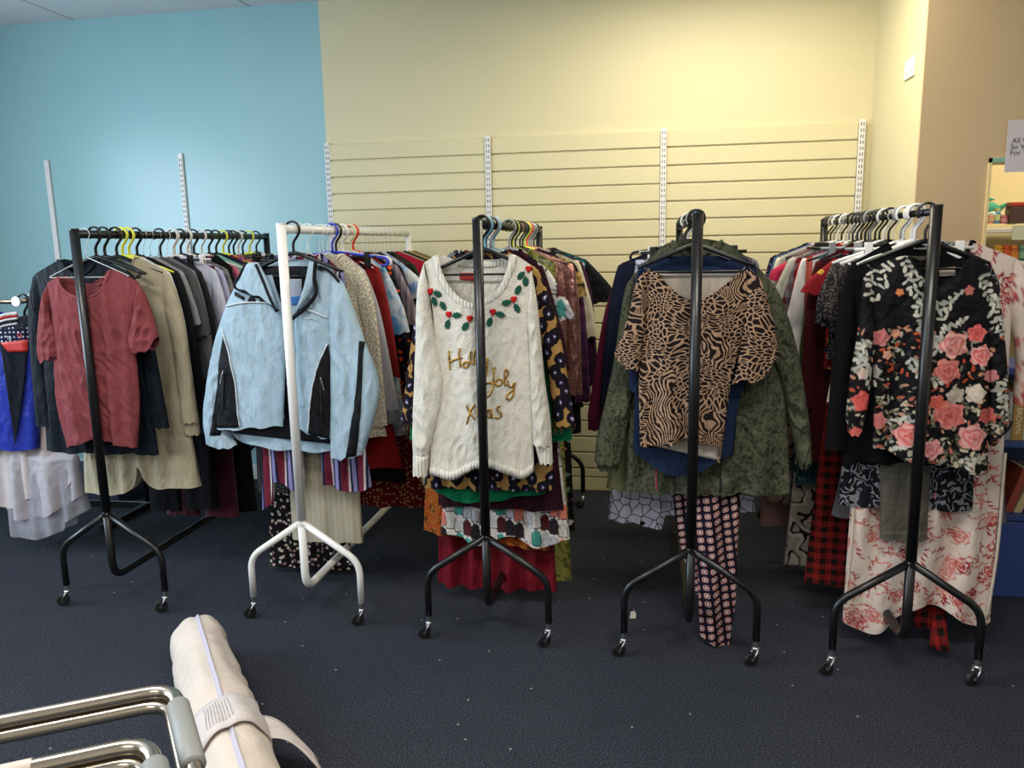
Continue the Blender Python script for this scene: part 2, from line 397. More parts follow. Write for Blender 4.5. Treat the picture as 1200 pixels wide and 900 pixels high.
BLUE = paintmat('blue_paint', '#93bcc2', .30); CREAM = paintmat('cream_paint', '#d3c8a2', .5); TAN = paintmat('beige_paint', '#c6aa84', .6); OFFW = paintmat('white_paint', '#cfccc4')
XB = -1.962                                                # where the paint changes colour
struct(G().box(XL, XB, YW, YW+.12, 0, ZC+.05), 'wall_back_blue', BLUE)
XP = 1.196; YP = 3.942                                      # projecting wall on the right
struct(G().box(XB, XP+.02, YW, YW+.12, 0, ZC+.05), 'wall_back_cream', CREAM)
struct(G().box(XP, XP+.12, YP, YW, 0, ZC+.05), 'wall_side_return', CREAM)
g = G(); OX0, OX1, OZ0, OZ1 = 1.492, 2.75, .86, 1.862        # the opening into the store room
g.box(XP+.001, OX0, YP-.012, YP+.12, 0, ZC+.05); g.box(OX1, XR, YP-.012, YP+.12, 0, ZC+.05)
g.box(OX0, OX1, YP-.012, YP+.12, OZ1, ZC+.05); g.box(OX0, OX1, YP-.012, YP+.12, 0, OZ0)
struct(g, 'wall_right_front', TAN)
struct(G().box(XP+.12, XR, 4.98, 5.08, 0, ZC+.05), 'wall_store_room', paintmat('store_room_paint', '#d6c795'))
g = G(); g.box(OX0, OX0+.013, YP-.02, YP+.13, OZ0, OZ1); g.box(OX0, OX1, YP-.02, YP+.13, OZ1-.02, OZ1)
struct(g, 'trim_1', plain('opening_trim', '#e6cf96', .4))
struct(G().box(OX0+.013, OX1, YP-.024, YP-.018, OZ1-.018, OZ1), 'trim_2', plain('green_foil_edge', '#7fb39a', .3))
struct(G().box(XL-.1, XL, YB, 1-.4, 0, ZC+.05).box(XL-.1, XL, 3.2, YW+.1, 0, ZC+.05).box(XL-.1, XL, .6, 3.2, 0, .8).box(XL-.1, XL, .6, 3.2, 2.6, ZC+.05), 'wall_left', OFFW)
struct(G().box(XR, XR+.1, YB, 5.1, 0, ZC+.05), 'wall_right', OFFW)
struct(G().box(XL, XR, YB-.1, YB, 0, ZC+.05), 'wall_front', OFFW)
wf = G()
for y in (.6, 1.85, 3.14): wf.box(XL-.08, XL, y, y+.06, .8, 2.6)
for z in (.8, 2.54): wf.box(XL-.08, XL, .6, 3.2, z, z+.06)
struct(wf, 'window_1', M['white_plastic'])
k = NT('ceiling_tile'); P = k.pos(); br = k.n('ShaderNodeTexBrick', {'Vector': P, 'Scale': 1, 'Color1': lin('#dadcdf')+(1,), 'Color2': lin('#dee0e2')+(1,), 'Mortar': lin('#a3a09e')+(1,), 'Mortar Size': .008, 'Brick Width': 1.2, 'Row Height': .6}, offset=0.0)
k.col(br); k.set(Roughness=.85); k.bump(k.noise(P, 160, 3), .3, .002)
ce = struct(G().box(XL, XR, YB, 5.1, ZC, ZC+.06), 'ceiling', k.m)
struct(G().box(XL, XB, YW-.018, YW, 0, .10), 'baseboard_left', M['white_tube'], .004)
struct(G().box(XB, XP, YW-.02, YW, 0, .085), 'baseboard_back', paintmat('cream_gloss', '#d9cd9e', .4), .004)
# ceiling lamps (all outside the photograph)
for i, (x, y, p, c) in enumerate(LAMPS):
    t = thing('ceiling_light', (x, y, ZC), 'rectangular recessed ceiling light panel, '+['front left', 'front right', 'rear left', 'rear right', 'above the slatted wall'][i], 'ceiling light', 'ceiling light panels')
    G().box(-.6, .6, -.18, .18, -.03, 0).go('frame', M['white_tube'], t, bevel=.004)
    q = NT('lamp_diffuser'); q.col(c); q.b.inputs['Emission Color'].default_value = c+(1,); q.b.inputs['Emission Strength'].default_value = 2
    G().box(-.57, .57, -.15, .15, -.034, -.029).go('diffuser', q.m, t)
# slatted wall panels and slotted uprights
UX = [-1.954, -.944, .0785, 1.143]
SLAT = paintmat('slat_board', '#d2c7a0', .42)
k_ = plain('slat_groove', '#b8a878', .6)
names = ['left', 'middle', 'right']
for i in range(3):
    x0, x1 = UX[i]+.018, UX[i+1]-.018
    t = thing('slatwall_panel', ((x0+x1)/2, YW-.001, .09), names[i]+' cream slatted wall panel with horizontal grooves between two slotted uprights', 'wall panel', 'slatted wall panels')
    h = (x1-x0)/2; bd = G(); z = 2.150-.09
    while z > .0:
        lo = max(.0, z-.0915); bd.box(-h, h, -.020, 0, lo, z); z -= .1005
    bd.go('boards', SLAT, t, bevel=.003)
    G().box(-h, h, -.004, 0, 0, 2.055).go('backing', SLAT, t)
def upright(x, z0, z1, label, lean=0, wd=.03, yo=0, slots=True):
    t = thing('slotted_upright', (x, YW-yo, z0), label, 'shelf upright', 'slotted shelf uprights'); t.rotation_euler = (0, lean, 0)
    H = z1-z0; g = G(); hw = wd/2
    g.box(-hw, hw, -.014, 0, 0, H).go('channel', M['white_plastic'], t, bevel=.002)
    s = G(); z = .02
    if slots:
        while z < H-.03:
            for sx in (-.0065, .0065): s.box(sx-.0022, sx+.0022, -.0150, -.0135, z, z+.017)
            z += .032
        s.go('slots', plain('slot_dark', '#57554a', .8), t)
    else:
        for z in (.1*H, .5*H, .97*H): G().ball((0, -.014, z), .004, 8).go('screw', M['zinc'], t)
for i, l in enumerate(['white slotted upright at the left end of the slatted wall', 'white slotted upright left of the white sweater rack', 'white slotted upright between middle and right slatted panels', 'white slotted upright at the right end of the slatted wall']):
    upright(UX[i], .09, 2.16, l, wd=.034, yo=.02 if i not in (0,) else .004)
upright(-2.945, .5, 2.138, 'white slotted upright on the blue wall behind the left black rack')
upright(-3.909, .4, 2.132, 'plain white metal strip on the blue wall, leftmost in view', slots=False, wd=.034)
# light switch on the side return
sx, sy, sz = XP, atx(1067, 80, XP).y, atx(1067, 80, XP).z
t = thing('light_switch', (sx, sy, sz), 'white double wall switch on the cream return wall', 'light switch')
G().box(-.008, 0, -.07, .07, -.045, .045).go('plate', M['white_plastic'], t, bevel=.003)
for yy in (-.03, .03): G().box(-.012, -.007, yy-.01, yy+.01, -.016, .016).go('rocker', M['white_plastic'], t, bevel=.002)
# paper sign on the beige wall
(x0, z1), (x1, z0) = at(1179, 142, YP-.014), at(1176, 203, YP-.014)
x0 = 1.553; z1 = 2.020; z0 = 1.797
t = thing('paper_sign', (x0, YP-.0265, z0), 'white laminated paper notice on the beige wall, cut by the right edge', 'sign')
G().box(0, .30, -.0015, 0, 0, z1-z0).go('sheet', plain('paper', '#cdc3c4', .45), t)
for i, s_ in enumerate(['All W', 'So We', 'For Th']):
    txt('lettering', s_, .031, plain('ink', '#2a2627', .6), t, (.016 if i else .020, -.0018, .124-.0255*i), ext=.0003)

# ------------------------------------------------------------------ store room shelf behind the opening
YS = 4.62
def xz(px, py, Y): return at(px, py, Y)
t = thing('wall_shelf_unit', (2.25, YS, .9), 'white wall shelves full of jars seen through the opening', 'shelf')
bx0 = xz(1146, 268, YS)[0]
for py in (270, 309, 376):
    z = xz(1180, py, YS)[1]
    G().box(bx0-2.25, .6, -.02, .34, z-.9-.012, z-.9+.012).go('shelf_board', M['white_plastic'], t, bevel=.003)
px_, pz = xz(1152, 262, YS-.04)
G().tube([(px_-2.25, -.03, -.4), (px_-2.25, -.03, pz-.9), (px_-2.25+.006, .02, pz-.9+.03)], .010, 8).go('bracket_post', M['white_plastic'], t, True)
g = G().box(bx0+.05-2.25, bx0+.075-2.25, .34, .352, .0, 1.5).go('upright', M['white_plastic'], t)
zz = xz(1190, 281, YS-.03)
G().box(zz[0]-2.25-.02, zz[0]-2.25+.15, -.034, -.030, zz[1]-.9, zz[1]-.9+.075).go('price_card', plain('card', '#c6d2bc', .5), t)
def jar(px, py0, py1, wpx, col, label, lid=None, cat='jar', grp='jars on the store room shelves', Y=YS+.05, body='round'):
    x, zb = xz(px, py1, Y); zt = xz(px, py0, Y)[1]; r = wpx/2*Y/FOC; h = zt-zb
    o = thing(cat.replace(' ', '_'), (x, Y, zb), label, cat, grp)
    gl = plain('jar_'+col, col, .35)
    if body == 'round':
        G().tube([(0, 0, 0), (0, 0, h*.7), (0, 0, h*.8)], [r, r, r*.8], 14).go('body', gl, o, True)
        G().tube([(0, 0, h*.8), (0, 0, h)], r*.86, 14).go('lid', plain('lid_'+(lid or 'x'), lid or '#c96a2a', .4), o)
        G().tube([(0, 0, h*.2), (0, 0, h*.6)], r*1.02, 14, cap=False).go('paper_label', plain('plabel_'+str(px), lid or '#e0d9b0', .5), o)
    else:
        G().box(-r, r, -r*.6, r*.6, 0, h*.8).go('body', gl, o, bevel=.006)
        G().box(-r*1.02, r*1.02, -r*.62, r*.62, h*.8, h).go('lid', plain('lid_'+(lid or 'x'), lid or '#aa2a22', .4), o, bevel=.004)
for i, (px, col, lab) in enumerate([(1169, '#d0a03a', 'yellow topped orange jar, leftmost on the second store shelf'), (1178, '#c9552c', 'orange jar with pale label second from left on store shelf'), (1187, '#c4682c', 'amber jar with orange lid on the second store shelf'), (1197, '#4f8a78', 'green lidded jar near the right edge of store shelf')]):
    jar(px, 287, 306, 9.2, col, lab, lid=['#d8a032', '#d06030', '#d98a3a', '#7fae94'][i])
jar(1194, 237, 262, 24, '#4a3530', 'clear tub of dark sweets with red lid on top store shelf', lid='#a8332c', cat='sweet tub', body='box')
jar(1185, 256, 263, 9, '#58c23a', 'small bright green box on top store shelf', lid='#6fd048', cat='small box', body='box')
jar(1167, 244, 262, 7, '#3f86a8', 'small blue figurine bottle on top store shelf', lid='#b9c98a', cat='bottle')
jar(1160, 250, 262, 7, '#c8794a', 'small orange bottle on top store shelf', lid='#c8a48a', cat='bottle')
jar(1176, 252, 262, 8, '#b0566a', 'small pink pot on top store shelf', lid='#c98a9a', cat='pot')
# plush fish
x, z = xz(1159, 243, YS+.08)
t = thing('plush_fish', (x, YS+.08, z), 'green and white plush fish toy atop the store shelf', 'soft toy'); t.scale = (1.35, 1.35, 1.35)
G().ball((0, 0, -.01), .045, 14, (.9, .6, .7)).go('body', plain('plush_green', '#3f9a78', .8, bs=.5), t, True)
G().ball((.01, -.012, -.03), .04, 12, (.9, .6, .45)).go('belly', plain('plush_white', '#c4d4c4', .8), t, True)
G().prism([(.02, .0), (.075, .02), (.03, -.03)], -.012, .012).go('fin', plain('plush_green', '#3f9a78'), t, bevel=.004)
G().prism([(-.01, .02), (-.03, .05), (.02, .03)], -.008, .008).go('tail', plain('plush_green', '#3f9a78'), t, bevel=.004)
x, z = xz(1197, 352, YS-.02)
t = thing('artificial_plant', (x, YS-.02, z-.1), 'dark green artificial plant on the lower store shelf', 'plant')
g = G(); rr = random.Random(5)
for i in range(60):
    a, e, r = rr.uniform(0, 6.28), rr.uniform(.1, 1.5), rr.uniform(.05, .16)
    c = Vector((math.cos(a)*math.cos(e)*r, math.sin(a)*math.cos(e)*r*.6, .03+math.sin(e)*r)); g.ball(c, .022, 6, (1, .6, .35))
g.go('foliage', plain('leaf', '#1d4a36', .6), t); G().tube([(0, 0, -.06), (0, 0, .05)], [.04, .05], 12).go('pot', plain('potc', '#b58a4a', .5), t)

# ------------------------------------------------------------------ blue bookcase
YK = 3.45; bz = [.0]
def zb(py): return xz(1188, py, YK)[1]
BK = plain('blue_laminate', '#30437a', .4, var=.08)
kx0, kx1 = 1.40, 2.35
t = thing('bookcase', (kx0, YK, 0), 'low blue bookcase against the beige wall, right of the floral rack', 'bookcase')
ztop = zb(431)
G().box(0, kx1-kx0, 0, .30, ztop-.03, ztop).go('top', BK, t, bevel=.003)
G().box(0, .02, 0, .30, 0, ztop-.03).go('side_panel', BK, t); G().box(kx1-kx0-.02, kx1-kx0, 0, .30, 0, ztop-.03).go('side_panel', BK, t)
zs1 = zb(518); zs2 = zb(604)
for z in (zs1, zs2): G().box(.02, kx1-kx0-.02, 0, .30, z-.025, z).go('shelf', BK, t, bevel=.003)
G().box(.0, kx1-kx0, 0, .02, 0, zs2-.03).go('plinth', BK, t, bevel=.003)
G().box(.02, kx1-kx0-.02, .285, .295, .03, ztop-.03).go('back_panel', plain('blue_back', '#1d2a58', .6), t)
x, z = xz(1178, 455, YK+.03)
bk = [('#8d8a86', .022, .20, 'slim grey paperback, leftmost on the upper bookcase shelf', 'FRIENDSHIP'), ('#a8853f', .042, .235, 'thick tan hardback with pale author name on its spine', 'DAN BROWN'), ('#d8d0b0', .03, .21, 'cream paperback beside the thick tan hardback', None), ('#7a2c24', .035, .22, 'dark red hardback at the right of the tan hardback', None), ('#3c5a44', .03, .21, 'green paperback next to the dark red hardback', None)]
xx = xz(1182, 480, YK+.03)[0]-.004
for i, (c, wd, h, lab, s_) in enumerate(bk):
    o = thing('book', (xx, YK+.03, zs1), lab, 'book', 'books on the upper bookcase shelf')
    G().box(0, wd, 0, .15, 0, h).go('cover', plain('book_'+c[1:], c, .5), o, bevel=.002)
    G().box(.003, wd-.003, .004, .147, .003, h+.001).go('pages', plain('pages', '#cfc6a8', .8), o)
    if s_: txt('spine_lettering', s_, .030 if i else .012, plain('spine_ink', '#e5dcb8', .5), o, (wd/2-.009 if i else wd/2-.004, -.001, h-.02), (math.pi/2, math.pi/2, 0), ext=.0004)
    xx += wd+.002
for i, (c, a, lab) in enumerate([('#8a3a26', .35, 'red brown paperback leaning on the lower bookcase shelf'), ('#b9a47a', .42, 'tan paperback leaning against the red brown one')]):
    p = xz(1192, 598, YK+.04)
    o = thing('book', (p[0]-.05+.036*i, YK+.04, zs2+.002), lab, 'book', 'books on the lower bookcase shelf'); o.rotation_euler = (0, .30+.06*i, 0)
    G().box(0, .03, 0, .15, 0, .2).go('cover', plain('book_'+c[1:], c, .5), o, bevel=.002); G().box(.003, .027, .004, .147, .003, .201).go('pages', plain('pages', '#cfc6a8', .8), o)

# ------------------------------------------------------------------ garment rails
HR = 1.60; RT = .0165
RX = [None, -2.262, -1.378, -.600, .161, .890]
RY = [None, 2.85, 2.848, 2.778, 2.742, 2.712]
RLEN = 1.62
def caster(parent, x, y, ang):
    fk = G(); c, s = math.cos(ang), math.sin(ang)
    fk.tube([(x, y, .098), (x, y, .062)], .0105, 10)
    a = (x+.012*c, y+.012*s)
    fork = G()
    for k in (-1, 1):
        nx, ny = -s*.0125*k, c*.0125*k
        fork.tube([(x+nx, y+ny, .066), (x+.020*c+nx, y+.020*s+ny, .026)], .009, 8, ell=(1.0, .35) if abs(c) > .7 else (.4, 1))
    fork.ball((x, y, .066), .015, 10, (1, 1, .5))
    w_ = G(); cx, cy = x+.020*c, y+.020*s
    w_.tube([(cx-s*.008, cy+c*.008, .0265), (cx+s*.008, cy-c*.008, .0265)], .0262, 18)
    o = w_.go('caster', M['rubber'], parent); md = o.modifiers.new('bevel', 'BEVEL'); md.width = .003; md.segments = 2; md.limit_method = 'ANGLE'
    fk.go('stem', M['zinc'], o); fork.go('fork', M['zinc'], o, True)
    G().tube([(cx-s*.0135, cy+c*.0135, .0265), (cx+s*.0135, cy-c*.0135, .0265)], .0055, 8).go('axle', M['zinc'], o)
def rack(i, mat, label, seed, jz=.44, kz=.27, hw=.237, cast=(3.5, 3.7, 3.3, 3.6), railr=RT):
    X, Y = RX[i], RY[i]; r = thing('garment_rail', (X, Y, 0), label, 'clothes rail', None)
    Lr = RLEN
    G().tube([(0, .0, HR), (0, Lr, HR)], railr, 16).go('hanging_bar', mat, r, True)
    for e, y in ((0, 0), (1, Lr)):
        sg = 1 if e == 0 else -1
        G().tube([(0, y, HR+.018), (0, y, jz)], .0185, 16).go('post', mat, r, True)
        G().tube([(0, y, HR+.014), (0, y, HR+.0215)], .0192, 16).go('end_cap', mat, r)
    pts = smooth_path([(0, 0, jz+.05), (0, 0, .142), (0, Lr, .142), (0, Lr, jz+.05)], .075, 8)
    G().tube(pts, .0165, 14).go('base_bar', mat, r, True)
    for e, y in ((0, 0), (1, Lr)):
        for sx in (-1, 1):
            p = smooth_path([(sx*.006, y, jz-.012), (sx*hw, y, kz), (sx*hw, y, .095)], .055, 8)
            G().tube(p, .0135, 12).go('leg', mat, r, True)
            caster(r, sx*hw, y, (cast[e*2+(sx > 0)]))
    G().tube([(0, -.019, jz-.012), (0, .019, jz-.012)], .010, 8).go('bolt', mat, r)
    return r
rack(1, M['black_tube'], 'black clothes rail on casters with maroon shirt in front, leftmost full rail', 1)
rack(2, M['white_tube'], 'white clothes rail on casters holding the pale blue ski jacket', 2)
rack(3, M['black_tube'], 'black clothes rail on casters in front of the white holly sweater', 3)
rack(4, M['black_tube'], 'black clothes rail on casters with animal print top in front', 4)
rack(5, M['black_tube'], 'black clothes rail on casters with black floral blouse, rightmost', 5, railr=.012)

# ------------------------------------------------------------------ hangers
HZ = HR-.088                             # neck of the hanger
def hook_pts(rr, big):
    c = .088; q = rr
    return spline([(0, 0, -.004), (0, 0, .035), (q*.75, 0, c-q*.75), (q, 0, c), (q*.72, 0, c+q*.75), (0, 0, c+q*1.05), (-q*.72, 0, c+q*.75), (-q, 0, c), (-q*.8, 0, c-q*.6)], 26)
HCOUNT = {}
def hanger(X, Y, colr, what, kind='plain', rz=0, dx=0, sw=.205, hz=HZ, rr=None, wide=False):
    lab = what
    wire = colr in ('wire', 'whitewire')
    t = thing('coat_hanger', (X+dx*.0, Y, hz), lab, 'hanger', None, rz)
    mt = hmat(colr); q = rr or (.0235 if wire else .029)
    fl = flip = 1
    G().tube(hook_pts(q, not wire), .0015 if wire else .0048, 6 if wire else 8, ell=(1, 1) if wire else (1.9, .9)).go('hook', mt if not (colr == 'wood') else hmat('wire'), t, True)
    if kind == 'shallow':
        G().tube(smooth_path([(0, 0, -.004), (-.03, 0, -.006), (-sw, 0, -.034), (-sw*1.04, 0, -.062), (-sw*.9, 0, -.070)], .016, 5), .0062, 8).go('arm', mt, t, True)
        G().tube(smooth_path([(0, 0, -.004), (.03, 0, -.006), (sw, 0, -.034), (sw*1.04, 0, -.062), (sw*.9, 0, -.070)], .016, 5), .0062, 8).go('arm', mt, t, True)
    elif kind == 'plain' and not wire:
        G().tube([(-sw, 0, -.078), (-sw*.8, 0, -.062), (-.03, 0, -.010), (0, 0, -.003), (.03, 0, -.010), (sw*.8, 0, -.062), (sw, 0, -.078)], [.005, .0072, .0078, .009, .0078, .0072, .005], 8, ell=(1.0, 1)).go('arms', mt, t, True)
        G().tube([(-sw*.88, 0, -.074), (-sw*.8, 0, -.094), (sw*.8, 0, -.094), (sw*.88, 0, -.074)], .0042, 7).go('trouser_bar', mt, t, True)
    elif wire:
        G().tube(smooth_path([(0, 0, -.004), (-sw, 0, -.085), (sw, 0, -.085), (0, 0, -.004)], .02, 5), .0015, 6).go('arms', mt, t, True)
    else:                                # bar with two clips
        G().tube([(-.19, 0, -.028), (.19, 0, -.028)], .0055, 8).go('bar', mt, t, True)
        G().tube([(0, 0, 0), (0, 0, -.03)], .006, 8).go('stem', mt, t)
        for sx in (-1, 1):
            c_ = G().box(sx*.145-.012, sx*.145+.012, -.012, -.006, -.075, -.005).box(sx*.145-.012, sx*.145+.012, .006, .012, -.075, -.005).box(sx*.145-.010, sx*.145+.010, -.007, .007, -.034, -.022)
            c_.go('clip', mt, t, bevel=.003)
    return t
HCN = dict(black='black plastic', white='white plastic', yellow='yellow plastic', blue='royal blue plastic', red='red plastic', lime='lime plastic', coral='coral pink plastic', grey='grey plastic', sky='sky blue plastic', cream='cream plastic', wood='wooden', wire='thin wire', whitewire='white coated wire', pink='pink plastic', green='green plastic')
RN = [None, 'left black rail', 'white rail', 'middle black rail', 'fourth rail', 'right rail']
GROUPS = [None]+['clothes on the '+RN[i] for i in range(1, 6)]
SEED = [100]
def tops(sw, nw, nd, rise=.066):
    a = nw/sw
    def slope(s): return rise*(1-np.abs(s))/(1-a)
    def fr(s): return np.where(np.abs(s) > a, slope(s), rise-nd*np.sqrt(np.clip(1-(s/a)**2, 0, 1))**1.3)
    def bk(s): return np.where(np.abs(s) > a, slope(s), rise-.012*np.sqrt(np.clip(1-(s/a)**2, 0, 1)))
    return (lambda s: float(fr(s))), (lambda s: float(bk(s)))
def band(name, c, parent, mat, a, r=.006, ell=(1, 1), off=0, back=True):
    n = c.X.shape[1]-1; pts = c.toprow(-a, a)
    o = G().tube([(x, y-off, z) for x, y, z in pts], r, 8, ell=ell).go(name, mat, parent, True); return o
def garment(rk, Y, name, cat, label, mat, short, hcol='black', sw=.205, bw=.235, ln=.68, slv='l', sl=.56, spl=.05, nw=.085, nd=.07, dx=0, T=.017,
            collar=True, rz=None, cuff=None, fold=(.002, .009), fk=(35, 95), hem=None, nu=22, nv=30, hz=HZ, kind='top', colmat=None, htype='plain', X=None, dy=0, crump=.0015, paint=None):
    if rk == 2 and slv != 'n' and kind == 'top' and Y > 3.15 and Y < 3.95: sw -= .055; spl += .03
    SEED[0] += 1; sd = SEED[0]; rn = random.Random(sd)
    hx = max(-.008, min(.008, dx)); X = (RX[rk] if X is None else X); rz = rn.uniform(-.05, .05) if rz is None else rz
    t = thing(name, (X+dx, Y+dy, hz), label, cat, GROUPS[rk] if rk else 'clothes on the low chrome rail', rz)
    kw = dict(fold=fold, fk=fk, seed=sd, crump=crump, paint=paint)
    if kind == 'top':
        tf, tb = tops(sw, nw, nd)
        zs = -.072
        c = cloth('body', t, mat, [(-sw, zs), (-sw*.98, zs-.15), (-(sw+bw)/2, -ln*.6), (-bw, -ln)], [(sw, zs), (sw*.98, zs-.15), ((sw+bw)/2, -ln*.6), (bw, -ln)],
                  T=T, top=tf, topb=tb, nu=nu, nv=nv, neck=nw/sw, hem=hem, **kw)
        if collar: band('collar', c, t, colmat or mat, nw/sw+.06, .007, (1, .6))
        for sx in (-1, 1):
            j = rn.uniform(-.012, .012)
            if slv == 'l':
                o_ = [(sw-.010, -.066), (sw+.018, -.095), (sw+.036+spl*.4, -.28), (sw+.030+spl+j, -.07-sl)]
                i_ = [(sw-.025, -.20), (sw-.02, -.24), (sw-.025+spl*.5, -.40), (sw-.052+spl+j, -.075-sl)]
            elif slv == 's':
                o_ = [(sw-.010, -.066), (sw+.016, -.088), (sw+.05+spl*.6, -.07-sl*.6), (sw+.055+spl+j, -.07-sl)]
                i_ = [(sw-.025, -.19), (sw-.02, -.20), (sw-.01, -.205), (sw-.02+spl*.3, -.10-sl)]
            else: break
            o_ = [(sx*x, z) for x, z in o_]; i_ = [(sx*x, z) for x, z in i_]
            L_, R_ = (o_, i_) if sx < 0 else (i_, o_)
            cloth('sleeve', t, mat, L_, R_, T=T*1.05, y0=rn.uniform(-.004, .004), nu=12, nv=22, fold=(.001, .005), seed=sd+sx, crump=.0025, paint=paint)
            if cuff and slv == 'l':
                cx = sx*(sw-.012+spl+j); cloth('cuff', t, cuff, [(cx-.04, -.062-sl), (cx-.038, -.13-sl)], [(cx+.04, -.062-sl), (cx+.038, -.13-sl)], T=T*.9, nu=8, nv=6, fold=(0, .001), seed=sd)
        hanger(X+hx, Y+dy, hcol, f'{HCN[hcol]} coat hanger holding the {short}', htype, rz, sw=sw-.012, hz=hz)
    elif kind == 'skirt':
        c = cloth('panel', t, mat, [(-sw, -.062), (-(sw+bw)/2, -ln*.4), (-bw, -ln)], [(sw, -.062), ((sw+bw)/2, -ln*.4), (bw, -ln)], T=T, nu=nu, nv=nv, hem=hem, **kw)
        cloth('waistband', t, mat, [(-sw-.002, -.058), (-sw-.002, -.09)], [(sw+.002, -.058), (sw+.002, -.09)], T=T*1.1, nu=nu, nv=3, fold=(0, 0), seed=sd)
        hanger(X+hx, Y+dy, hcol, f'{HCN[hcol]} clip hanger gripping the {short}', 'clip', rz, hz=hz)
    elif kind == 'trousers':
        cloth('waistband', t, mat, [(-sw, -.058), (-sw, -.10)], [(sw, -.058), (sw, -.10)], T=T, nu=nu, nv=3, fold=(0, 0), seed=sd)
        for sx in (-1, 1):
            a, b = (-sw, .004) if sx < 0 else (-.004, sw)
            a2, b2 = (-bw, -.015) if sx < 0 else (.015, bw)
            cloth('leg', t, mat, [(a, -.095), (a*1.02, -.3), (a2, -ln)], [(b, -.095), (b*1.02, -.3), (b2, -ln+rn.uniform(-.02, .02))], T=T, nu=12, nv=nv, fold=fold, seed=sd+sx, paint=paint)
        hanger(X+hx, Y+dy, hcol, f'{HCN[hcol]} clip hanger gripping the {short}', 'clip', rz, hz=hz)
    return t
def zat(px, py, Y): return at(px, py, Y)

# ------------------------------------------------------------------ clothes hanging behind the front ones
def Hh(px, py, Y): return HZ-at(px, py, Y)[1]
F = fab
def B(rk, *a, **k): return garment(rk, *a, **k)
# --- left black rail
B(1, 2.975, 'shirt', 'shirt', 'crushed black navy long sleeved shirt directly behind the maroon t-shirt', F('navy_crush', ['#10161e'], rough=.65), 'crushed navy shirt', 'black', sw=.225, bw=.275, ln=Hh(60, 529, 2.975), sl=.66, spl=.065, crump=.006, fold=(.002, .012), dx=-.085)
B(1, 3.03, 'blouse', 'blouse', 'mint green blouse whose left shoulder shows beside the maroon t-shirt', F('mint', ['#8fc0b4']), 'mint blouse', 'black', dx=-.10, sw=.20, bw=.2, ln=.6, slv='n')
t = B(1, 3.085, 'blazer', 'blazer', 'long beige blazer with rounded front tails behind the maroon t-shirt', F('beige_wool', ['#a59a82'], weave=700), 'beige blazer', 'black', sw=.215, bw=.285, ln=Hh(110, 577, 3.085), sl=.66, spl=.055, dx=.01, T=.022,
      hem=lambda s: float(.17*math.exp(-abs(s-.02)/.09)+(.045*math.sqrt(s-.02) if s > .02 else 0)), cuff=F('beige_wool', ['#a59a82']), nu=40)
G().box(-.09, .09, .010, .013, -.085, -.02).go('lining', plain('grey_lining', '#8e979a', .5), t)
B(1, 3.135, 'shirt', 'shirt', 'white shirt shoulder just behind the beige blazer', F('white_shirt', ['#cfccca']), 'white shirt behind the blazer', 'yellow', sw=.20, bw=.22, ln=.68, sl=.52)
B(1, 3.18, 'jacket', 'jacket', 'black jacket between the beige blazer and the grey cardigan', F('black_wool', ['#15161a']), 'black jacket by the grey cardigan', 'yellow', sw=.215, bw=.24, ln=.76, sl=.62, spl=.05)
B(1, 3.235, 't_shirt', 't-shirt', 'light grey top with wide elbow sleeves, second to the right of beige blazer', F('light_grey', ['#8e8e90']), 'light grey top', 'black', sw=.20, bw=.24, ln=.62, slv='s', sl=.24, spl=.01)
B(1, 3.28, 't_shirt', 't-shirt', 'dark grey top with short sleeves peeping below the light grey one', F('dark_grey', ['#4a4a4b']), 'dark grey top', 'wire', sw=.225, bw=.24, ln=.66, slv='s', sl=.29, spl=.02)
B(1, 3.33, 'cardigan', 'cardigan', 'mid grey cardigan shoulder in front of the charcoal coat', F('mid_grey', ['#77777a']), 'mid grey cardigan', 'wire', sw=.21, bw=.22, ln=.66, sl=.5)
B(1, 3.39, 'coat', 'coat', 'charcoal coat with long sleeve in front of the white striped shirt', F('charcoal', ['#26262a']), 'charcoal coat', 'wire', sw=.20, bw=.25, ln=.86, sl=.66, spl=.055)
B(1, 3.46, 'shirt', 'shirt', 'white blue striped shirt with crisp collar, brightest on the left rail', F('pale_stripe', ['#bfc2d2', '#b7b9c8', '#c6c7d4'], 'stripes', 5), 'pale striped shirt', 'whitewire', sw=.225, bw=.24, ln=.72, sl=.60, spl=.05)
B(1, 3.52, 'shirt', 'shirt', 'lavender shirt just behind the white striped shirt', F('lavender', ['#a8a9c6']), 'lavender shirt', 'white', sw=.225, bw=.24, ln=.74, sl=.6, spl=.06)
B(1, 3.575, 'shirt', 'shirt', 'grey checked shirt in front of the pink shirt', F('grey_check', ['#82807e', '#6f6d6c'], 'plaid', 2), 'grey checked shirt', 'black', sw=.225, bw=.24, ln=.7, sl=.58)
B(1, 3.63, 'jacket', 'jacket', 'black jacket directly in front of the pink shirt', F('black_wool', ['#15161a']), 'black jacket by the pink shirt', 'white', sw=.22, bw=.24, ln=.72, sl=.58)
B(1, 3.69, 'shirt', 'shirt', 'pink shirt between black jacket and mint green shirt', F('pink_shirt', ['#cc6a80', '#c05c74'], 'stripes', 4), 'pink shirt', 'black', sw=.22, bw=.24, ln=.7, slv='s', sl=.25, spl=.0)
B(1, 3.76, 'shirt', 'shirt', 'pale sea green shirt with darker collar on left rail', F('sea_green', ['#7fb39c']), 'sea green shirt', 'white', sw=.225, bw=.24, ln=.7, slv='s', sl=.24, colmat=F('emerald', ['#2c7d58']))
B(1, 3.83, 'jumper', 'jumper', 'navy jumper with rounded shoulder behind the sea green shirt', F('navy', ['#1b2138']), 'navy jumper', 'black', sw=.235, bw=.24, ln=.7, sl=.55)
